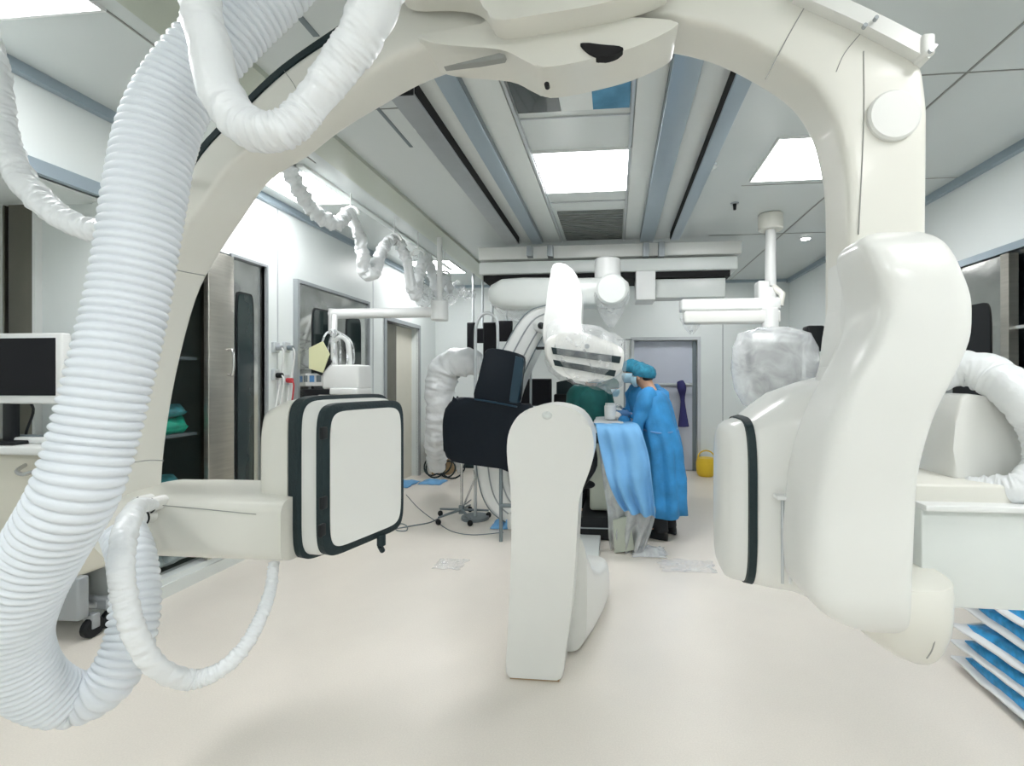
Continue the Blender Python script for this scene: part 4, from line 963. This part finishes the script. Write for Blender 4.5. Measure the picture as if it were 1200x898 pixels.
    for s,e,h,sd in ((ls,le,lh,1),(rs,re,rh,-1)):
        ins=s+V(0,-.06*sd,.0)
        if sleeve_long: pts=[ins,s,(s+e)/2,e,(e+h)/2,h+(e-h)*.10]; rr=[.075,.082,.072,.068,.058,.042]
        else: pts=[ins,s,(s+e)/2,s.lerp(e,.72)]; rr=[.075,.082,.075,.078]
        MB().tube([Mx@p for p in pts],[r*k for r in rr],16,4,caps=False).jitter(.032,13).build('gown_sleeve' if sleeve_long else 'short_sleeve',M[gown],t,ang=180,solid=.004)
        d=(h-e).normalized(); hand(Mx,h,d,-sd,t,M['glove'] if gloves else M['skin'])
    # trousers and shoes
    for sd in (1,-1):
        MB().tube([Mx@p for p in (V(0,.09*sd,.84),V(.01,.10*sd,.62),V(.02,.10*sd,.44),V(0,.10*sd,.2),V(-.015,.10*sd,.07))],[r*k for r in (.10,.09,.075,.068,.065)],16,3).build('trouser_leg',M[pants],t,ang=180)
        secs=[]
        for x,w,h in ((-.075,.02,.03),(-.06,.038,.05),(0,.045,.055),(.08,.047,.04),(.14,.045,.03),(.175,.03,.02),(.185,.012,.01)):
            secs.append([Mx@p for p in se(V(x,.105*sd,h),(0,w,0),(0,0,h),3,18)])
        MB().loft(secs).build('shoe',M['black'],t)
    if skirt:
        # waist tie
        MB().tube([Mx@V(lx(1.0)+.155*math.cos(a),.205*math.sin(a),.985+.012*math.sin(2*a)) for a in [2*PI*i/30 for i in range(31)]],.008,6).build('waist_tie',M['bluem'],t)
    return t,Mx
q=PZ(776,622,0)
pA=Vector((q.x,4.38,0))
t,Mx=person('person in a long blue gown and teal cap, nearest of the team at the table',pA,(-.88,.47),1.56,.13,lh=(.38,.14,1.09),rh=(.40,-.04,1.12),headtilt=.16)
# lanyard and badge hanging behind
mb=MB(); mb.tube([P(797,447,YB-.07),P(799,455,YB-.09),P(800,470,YB-.08),P(801,500,YB-.07)],[.05,.07,.035,.085],10,4); tag(mb.build('hanging_apron',mat('deep_violet_cloth',(.03,.03,.14),.8,bump=.4)),'small dark violet cloth hanging from the bar of the back door','cloth')
person('person in a blue gown and teal cap half hidden behind the front gowned person',(P(752,500,4.85).x+.13,4.85,0),(-.75,-.45),1.60,.16,lh=(.34,.14,1.02),rh=(.30,-.16,1.10),headtilt=.2)
person('person in dark green cap and scrubs bending over the far side of the table',(P(720,500,5.35).x-.40,5.6,0),(.9,-.45),1.42,.30,gown='green',capm='gcap',skirt=False,sleeve_long=False,lh=(.42,.12,.93),rh=(.42,-.14,.93),headtilt=.35)
person('person in green scrubs whose head is hidden behind the covered detector',(P(696,500,5.0).x-.06,5.0,0),(.55,-.8),1.60,.05,gown='green',capm='cap',skirt=False,sleeve_long=False,gloves=False,lh=(.20,.24,.92),rh=(.18,-.25,.92),headtilt=.05)
# lead apron rack by the door
q=P(812,440,7.3)

# ------------------------------------------------------------------ right side boom & monitor
t=thing('monitor_boom','white ceiling boom arm with a swivel pole right of the surgeons','boom arm',P(900,300,4.6))
Yb_=4.6; c=PZ(903,268,CEIL-.0); x=P(903,280,Yb_).x
zz=lambda py: P(903,py,Yb_).z
MB().cyl((x,Yb_,zz(270)),(x,Yb_,CEIL),.11,28,bev=.01).build('ceiling_flange',M['shell'],t)
MB().cyl((x,Yb_,zz(336)),(x,Yb_,zz(270)),.05,20,.045).build('pole',M['white'],t)
MB().box((x-.13,Yb_-.07,zz(354)),(x-.02,Yb_+.08,zz(330)),.02).build('joint_block',M['white'],t)
MB().cyl((x-.02,Yb_,zz(352)),(x-.02,Yb_,zz(338)),.08,20,bev=.01).build('joint',M['white'],t)
MB().tube([P(906,336,4.55),P(917,345,4.5),P(914,358,4.5)],[.03,.03,.03],12).build('elbow_link',M['shell'],t)
a=P(797,352,4.5); b=P(912,364,4.5)
MB().box((a.x,4.42,b.z),(b.x,4.60,a.z),.02).build('upper_arm',M['white'],t)
a=P(801,366,4.4); b=P(912,379,4.4)
MB().box((a.x,4.32,b.z),(b.x,4.46,a.z),.02).build('lower_arm',M['shell2'],t)
a=P(905,370,4.3); MB().cyl((a.x,4.36,P(905,388,4.3).z),(a.x,4.36,P(905,360,4.3).z),.07,20,bev=.008).build('arm_joint',M['white'],t)
q=P(810,378,4.42); bag('plastic_cover','small pointed clear plastic wrap at the left end of the right boom arm',(q.x,4.42,q.z-.02),.10,.08,.14,M['film'])
Ym=4.3
t=thing('display_monitor','large ceiling-hung monitor wrapped in clear plastic right of the door','monitor',P(910,430,Ym))
q=[(874,396),(888,386),(934,384),(946,396),(946,440),(940,470),(905,470),(880,470)]
a=P(876,395,Ym); b=P(944,468,Ym)
MB().box((a.x,Ym,b.z),(b.x,Ym+.07,a.z),.02).build('casing',M['ceil2'],t)
MB().box((a.x+.04,Ym-.005,b.z+.05),(b.x-.03,Ym+.01,a.z-.05)).build('screen',M['grille'],t)
MB().box((P(876,390,Ym).x-.01,Ym-.03,P(876,440,Ym).z),(P(876,390,Ym).x+.03,Ym+.02,P(876,400,Ym).z),.006).build('side_handle',M['stripe'],t)
MB().tube([P(905,388,Ym+.05),P(905,378,4.36)],.04,14).build('mount',M['white'],t)
MB().tube([P(x,y,Ym-.02) for x,y in ((874,396),(888,385),(905,388))],.01,8).build('frame_bar',M['grey'],t)
MB().tube([P(x,y,Ym-.02) for x,y in ((915,388),(936,393),(943,400))],.014,8).build('frame_bar',M['stripe'],t)
secs=[]
for f,s in ((0,.35),(.08,.85),(.25,1.0),(.5,1.04),(.75,1.0),(.92,.8),(1,.5)):
    q0=P(908,383,Ym); q1=P(912,482,Ym); c=q0.lerp(q1,f)
    secs.append([Vector((c.x+.36*s*(abs(math.cos(a))**.7)*(1 if math.cos(a)>0 else -1)*(1+.04*noise.noise(V(math.cos(a)*3,math.sin(a)*3,f*6))),Ym+.03+.13*s*math.sin(a)*(1+.15*noise.noise(V(math.cos(a)*5,f*5,2))),c.z+.02*noise.noise(V(math.cos(a)*4,math.sin(a)*4,f*3)))) for a in [2*PI*i/40 for i in range(40)]])
tag(MB().loft(secs).build('plastic_cover',M['filmw'],ang=50),'crumpled clear plastic bag tied over the hanging monitor at right','plastic cover')
q=P(953,395,4.9); t=thing('dark_device','small black device on a chrome pole beside the arch column','device',(q.x,4.9,0))
MB().box((q.x-.07,4.85,P(953,412,4.9).z),(q.x+.09,5.0,P(953,382,4.9).z),.02).build('housing',M['black'],t)
MB().tube([(q.x,4.92,P(953,412,4.9).z),(q.x,4.92,.02)],.014,10).build('pole',M['chrome'],t)
MB().box((q.x-.05,4.88,P(953,442,4.9).z),(q.x+.05,4.97,P(953,424,4.9).z),.01).build('controller',M['stripe'],t)
MB().cyl((q.x,4.92,0),(q.x,4.92,.03),.16,24).build('base',M['grey2'],t)
a=P(862,398,YB); b=P(876,442,YB)
t=thing('wall_panel','narrow grey control panel on the back wall left of the wrapped monitor','control panel',((a.x+b.x)/2,YB,b.z))
MB().box((a.x,YB-.03,b.z),(b.x,YB,a.z),.004).build('frame',M['alu'],t)
MB().box((a.x+.02,YB-.034,b.z+.03),(b.x-.02,YB-.02,a.z-.02)).build('display',M['grille'],t)

# right wall cabinets
t=thing('glass_cabinet','built-in steel and dark glass cabinet in the right wall','cabinet',(XR+.3,(RC0+RC1)/2,.12))
ya,yb=RC0,RC1; ysp=yr(1176); ysq=yr(1186)
frame('frame','x',XR-.02,ya,yb,.12,2.27,.05,.05,M['bluegrey'],t)
MB().box((XR-.0,ysp,.13),(XR+.05,yb,2.26)).build('steel_door',M['steelw'],t)
rwin(ysp+.12,yb-.35,.5,1.95,XR-.008,t,'window_pane','glassd')
MB().box((XR-.02,ysq,.13),(XR+.04,ysp,2.26)).build('stile',M['steel'],t)
MB().box((XR+.10,ya,.13),(XR+.11,ysq,2.26)).build('glass_door',M['glassd'],t)
for zz_ in (1.15,1.45,1.75): MB().box((XR+.02,ya,zz_),(XR+.099,ysq,zz_+.02)).build('shelf',M['alu'],t)
# ------------------------------------------------------------------ floor clutter
t=[]
base=PZ(1150,800,0)
# stack of blue packs at the right wall
pos=[((1160,800),.03,-.5),((1168,792),.115,-.52),((1176,788),.20,-.48),((1184,784),.285,-.5),((1194,782),.37,-.5)]
lab=['bottom','second from the bottom','middle','second from the top','top']
for i,((px,py),z0,rz) in enumerate(pos):
    c=V(1.91+.014*i,2.12+.005*i,0); rz=-PI/2+.05*(i%3)-.04
    tt=thing('sterile_pack','blue and white packet, %s of the pile at the right edge'%lab[i],'package',(c.x,c.y,z0-.03),'pile of blue packets')
    Mx=Matrix.Translation((c.x,c.y,z0+.03))@Matrix.Rotation(rz,4,'Z')
    secs=[]
    for f in [-1,-.97,-.85,-.5,0,.5,.85,.97,1]:
        k=max(.05,1-abs(f)**6); secs.append([Mx@p for p in se(V(f*.36,0,0),(0,.235,0),(0,0,.036*k+.002),5,36)])
    MB().loft(secs).jitter(.012,9).build('pouch',M['packb'],tt,ang=70)
    fl=[V(x,y,-.008) for x,y in ((-.40,-.28),(.40,-.28),(.40,.28),(-.40,.28))]
    g=[]
    for a in range(13):
        g.append([Mx@V(-.40+.8*a/12,-.275+.55*b/10,-.018+.012*noise.noise(V(a*.5,b*.5,i))) for b in range(11)])
    MB().sheet(g).build('paper_backing',M['packw'],tt,ang=180,solid=.012)
# floor mat under pile
# yellow bin bag
q=PZ(827,558,0)
t=thing('yellow_bucket','small yellow waste bucket on the floor near the back door','bucket',(q.x,q.y,0))
MB().tube([(q.x,q.y,0.0),(q.x,q.y,.05),(q.x,q.y,.2),(q.x,q.y,.27)],[.10,.13,.14,.12],24,3).build('body',M['yellow'],t)
MB().tube([(q.x+.12*math.cos(a),q.y-.03,.27+.11*math.sin(a)) for a in [PI*k/10 for k in range(11)]],.010,8).build('handle',M['yellow'],t)
q=P(830,548,6.2); 
# cardboard box + plastic
q=PZ(484,556,0); q=Vector((XL+.35 if q.x<XL+.3 else q.x,q.y,0))
t=thing('cardboard_box','brown cardboard carton on the floor by the far left door','box',(q.x,q.y,0))
MB().box((q.x-.18,q.y,0),(q.x+.10,q.y+.35,.46),.008).build('carton',M['card'],t)
MB().box((q.x-.18,q.y-.10,.45),(q.x+.10,q.y+.01,.457)).build('flap',M['card'],t)
bag('plastic_bag','white crumpled plastic bag standing beside the cardboard carton',(q.x+.22,q.y+.1,.27),.14,.14,.5,M['filmw'])
def crumple(name,label,c,rx,ry,h,m,seed=0,cat='cloth'):
    g=[]
    for i in range(13):
        row=[]
        for j in range(15):
            u=i/12*2-1; v=j/14*2-1; e=1+.25*noise.noise(V(u*2+seed,v*2,seed))
            z=.006+max(0,h*(.5+.9*noise.noise(V(u*3+seed*3,v*3,1.3+seed))))*(1-max(abs(u),abs(v))**4)
            row.append(Vector((c[0]+rx*u*e,c[1]+ry*v*e,z)))
        g.append(row)
    return tag(MB().sheet(g).build(name,m,ang=180,solid=.003),label,cat)
q=PZ(507,566,0); crumple('floor_cloth','light blue crumpled cloth on the floor beyond the flat detector',q,.16,.14,.04,M['drape'],1)
q=PZ(474,568,0); crumple('floor_cloth','light blue cloth on the floor close beside the detector edge',q,.14,.22,.05,M['drape'],2)
q=PZ(590,618,0); crumple('floor_cloth','small blue cloth at the foot of the white curved arc',q,.10,.08,.10,M['drape'],3)
q=PZ(528,662,0); crumple('plastic_scrap','clear crumpled plastic film lying on the floor left of the white stand',q,.11,.10,.02,M['film'],4,'plastic film')
q=PZ(805,664,0); crumple('plastic_scrap','thin clear plastic film lying on the floor below the gowned person',q,.20,.12,.015,M['film'],5,'plastic film')
q=PZ(760,648,0); crumple('plastic_scrap','bunched clear plastic at the hem of the hanging film',q,.14,.12,.05,M['filmw'],6,'plastic film')
q=PZ(200,682,0)
def cable(label,pts,r=.006,m='grey2'):
    return tag(MB().tube([PZ(x,y,r) for x,y in crom(pts,8)],r,8).build('floor_cable',M[m]),label,'cable')
cable('dark cable running on the floor from the detector to the star base',[(462,620),(485,616),(505,612),(522,603),(535,598),(552,586)])
cable('thin grey cable curving on the floor from the doorway to the white stand',[(476,580),(492,597),(512,612),(530,623),(555,627),(590,624)],.004)
cable('grey cable ring on the floor beside the flat detector',[(463,618),(470,614),(477,617),(476,622),(466,622),(462,618)],.005)
# cable bundle behind
q=PZ(520,562,0)
mb=MB(); rnd=random.Random(3)
for k in range(5):
    c=Vector((q.x-.05+rnd.uniform(-.2,.25),q.y+rnd.uniform(-.2,.3),.0)); R=rnd.uniform(.1,.22)
    mb.tube([c+V(R*math.cos(a),.06*math.sin(a),R+.02+R*math.sin(a)) for a in [2*PI*i/20 for i in range(21)]],.012,8)
tag(mb.build('cable_coil',M['stripe']),'tangle of dark cable loops on the floor below the covered arm','cable','stuff')
q=PZ(545,549,0); t=thing('floor_pedal','dark foot pedal unit with a bar on the floor behind the shield','foot pedal',(q.x,q.y,0))
MB().box((q.x-.28,q.y,0),(q.x+.2,q.y+.14,.10),.02).build('base',M['stripe'],t)
MB().box((q.x-.32,q.y-.03,0),(q.x-.22,q.y+.1,.32),.02).build('pedal_post',M['black'],t)
# bottle crate seen under left arm
q=PZ(190,668,0)

# world
w=bpy.data.worlds.new('world'); SC.world=w; w.use_nodes=True; w.node_tree.nodes['Background'].inputs[0].default_value=(.8,.9,1,1); w.node_tree.nodes['Background'].inputs[1].default_value=.4
SC.view_settings.view_transform='Standard'; SC.view_settings.look='None'; SC.view_settings.gamma=1; SC.view_settings.use_curve_mapping=False
SC.view_settings.exposure=0.62
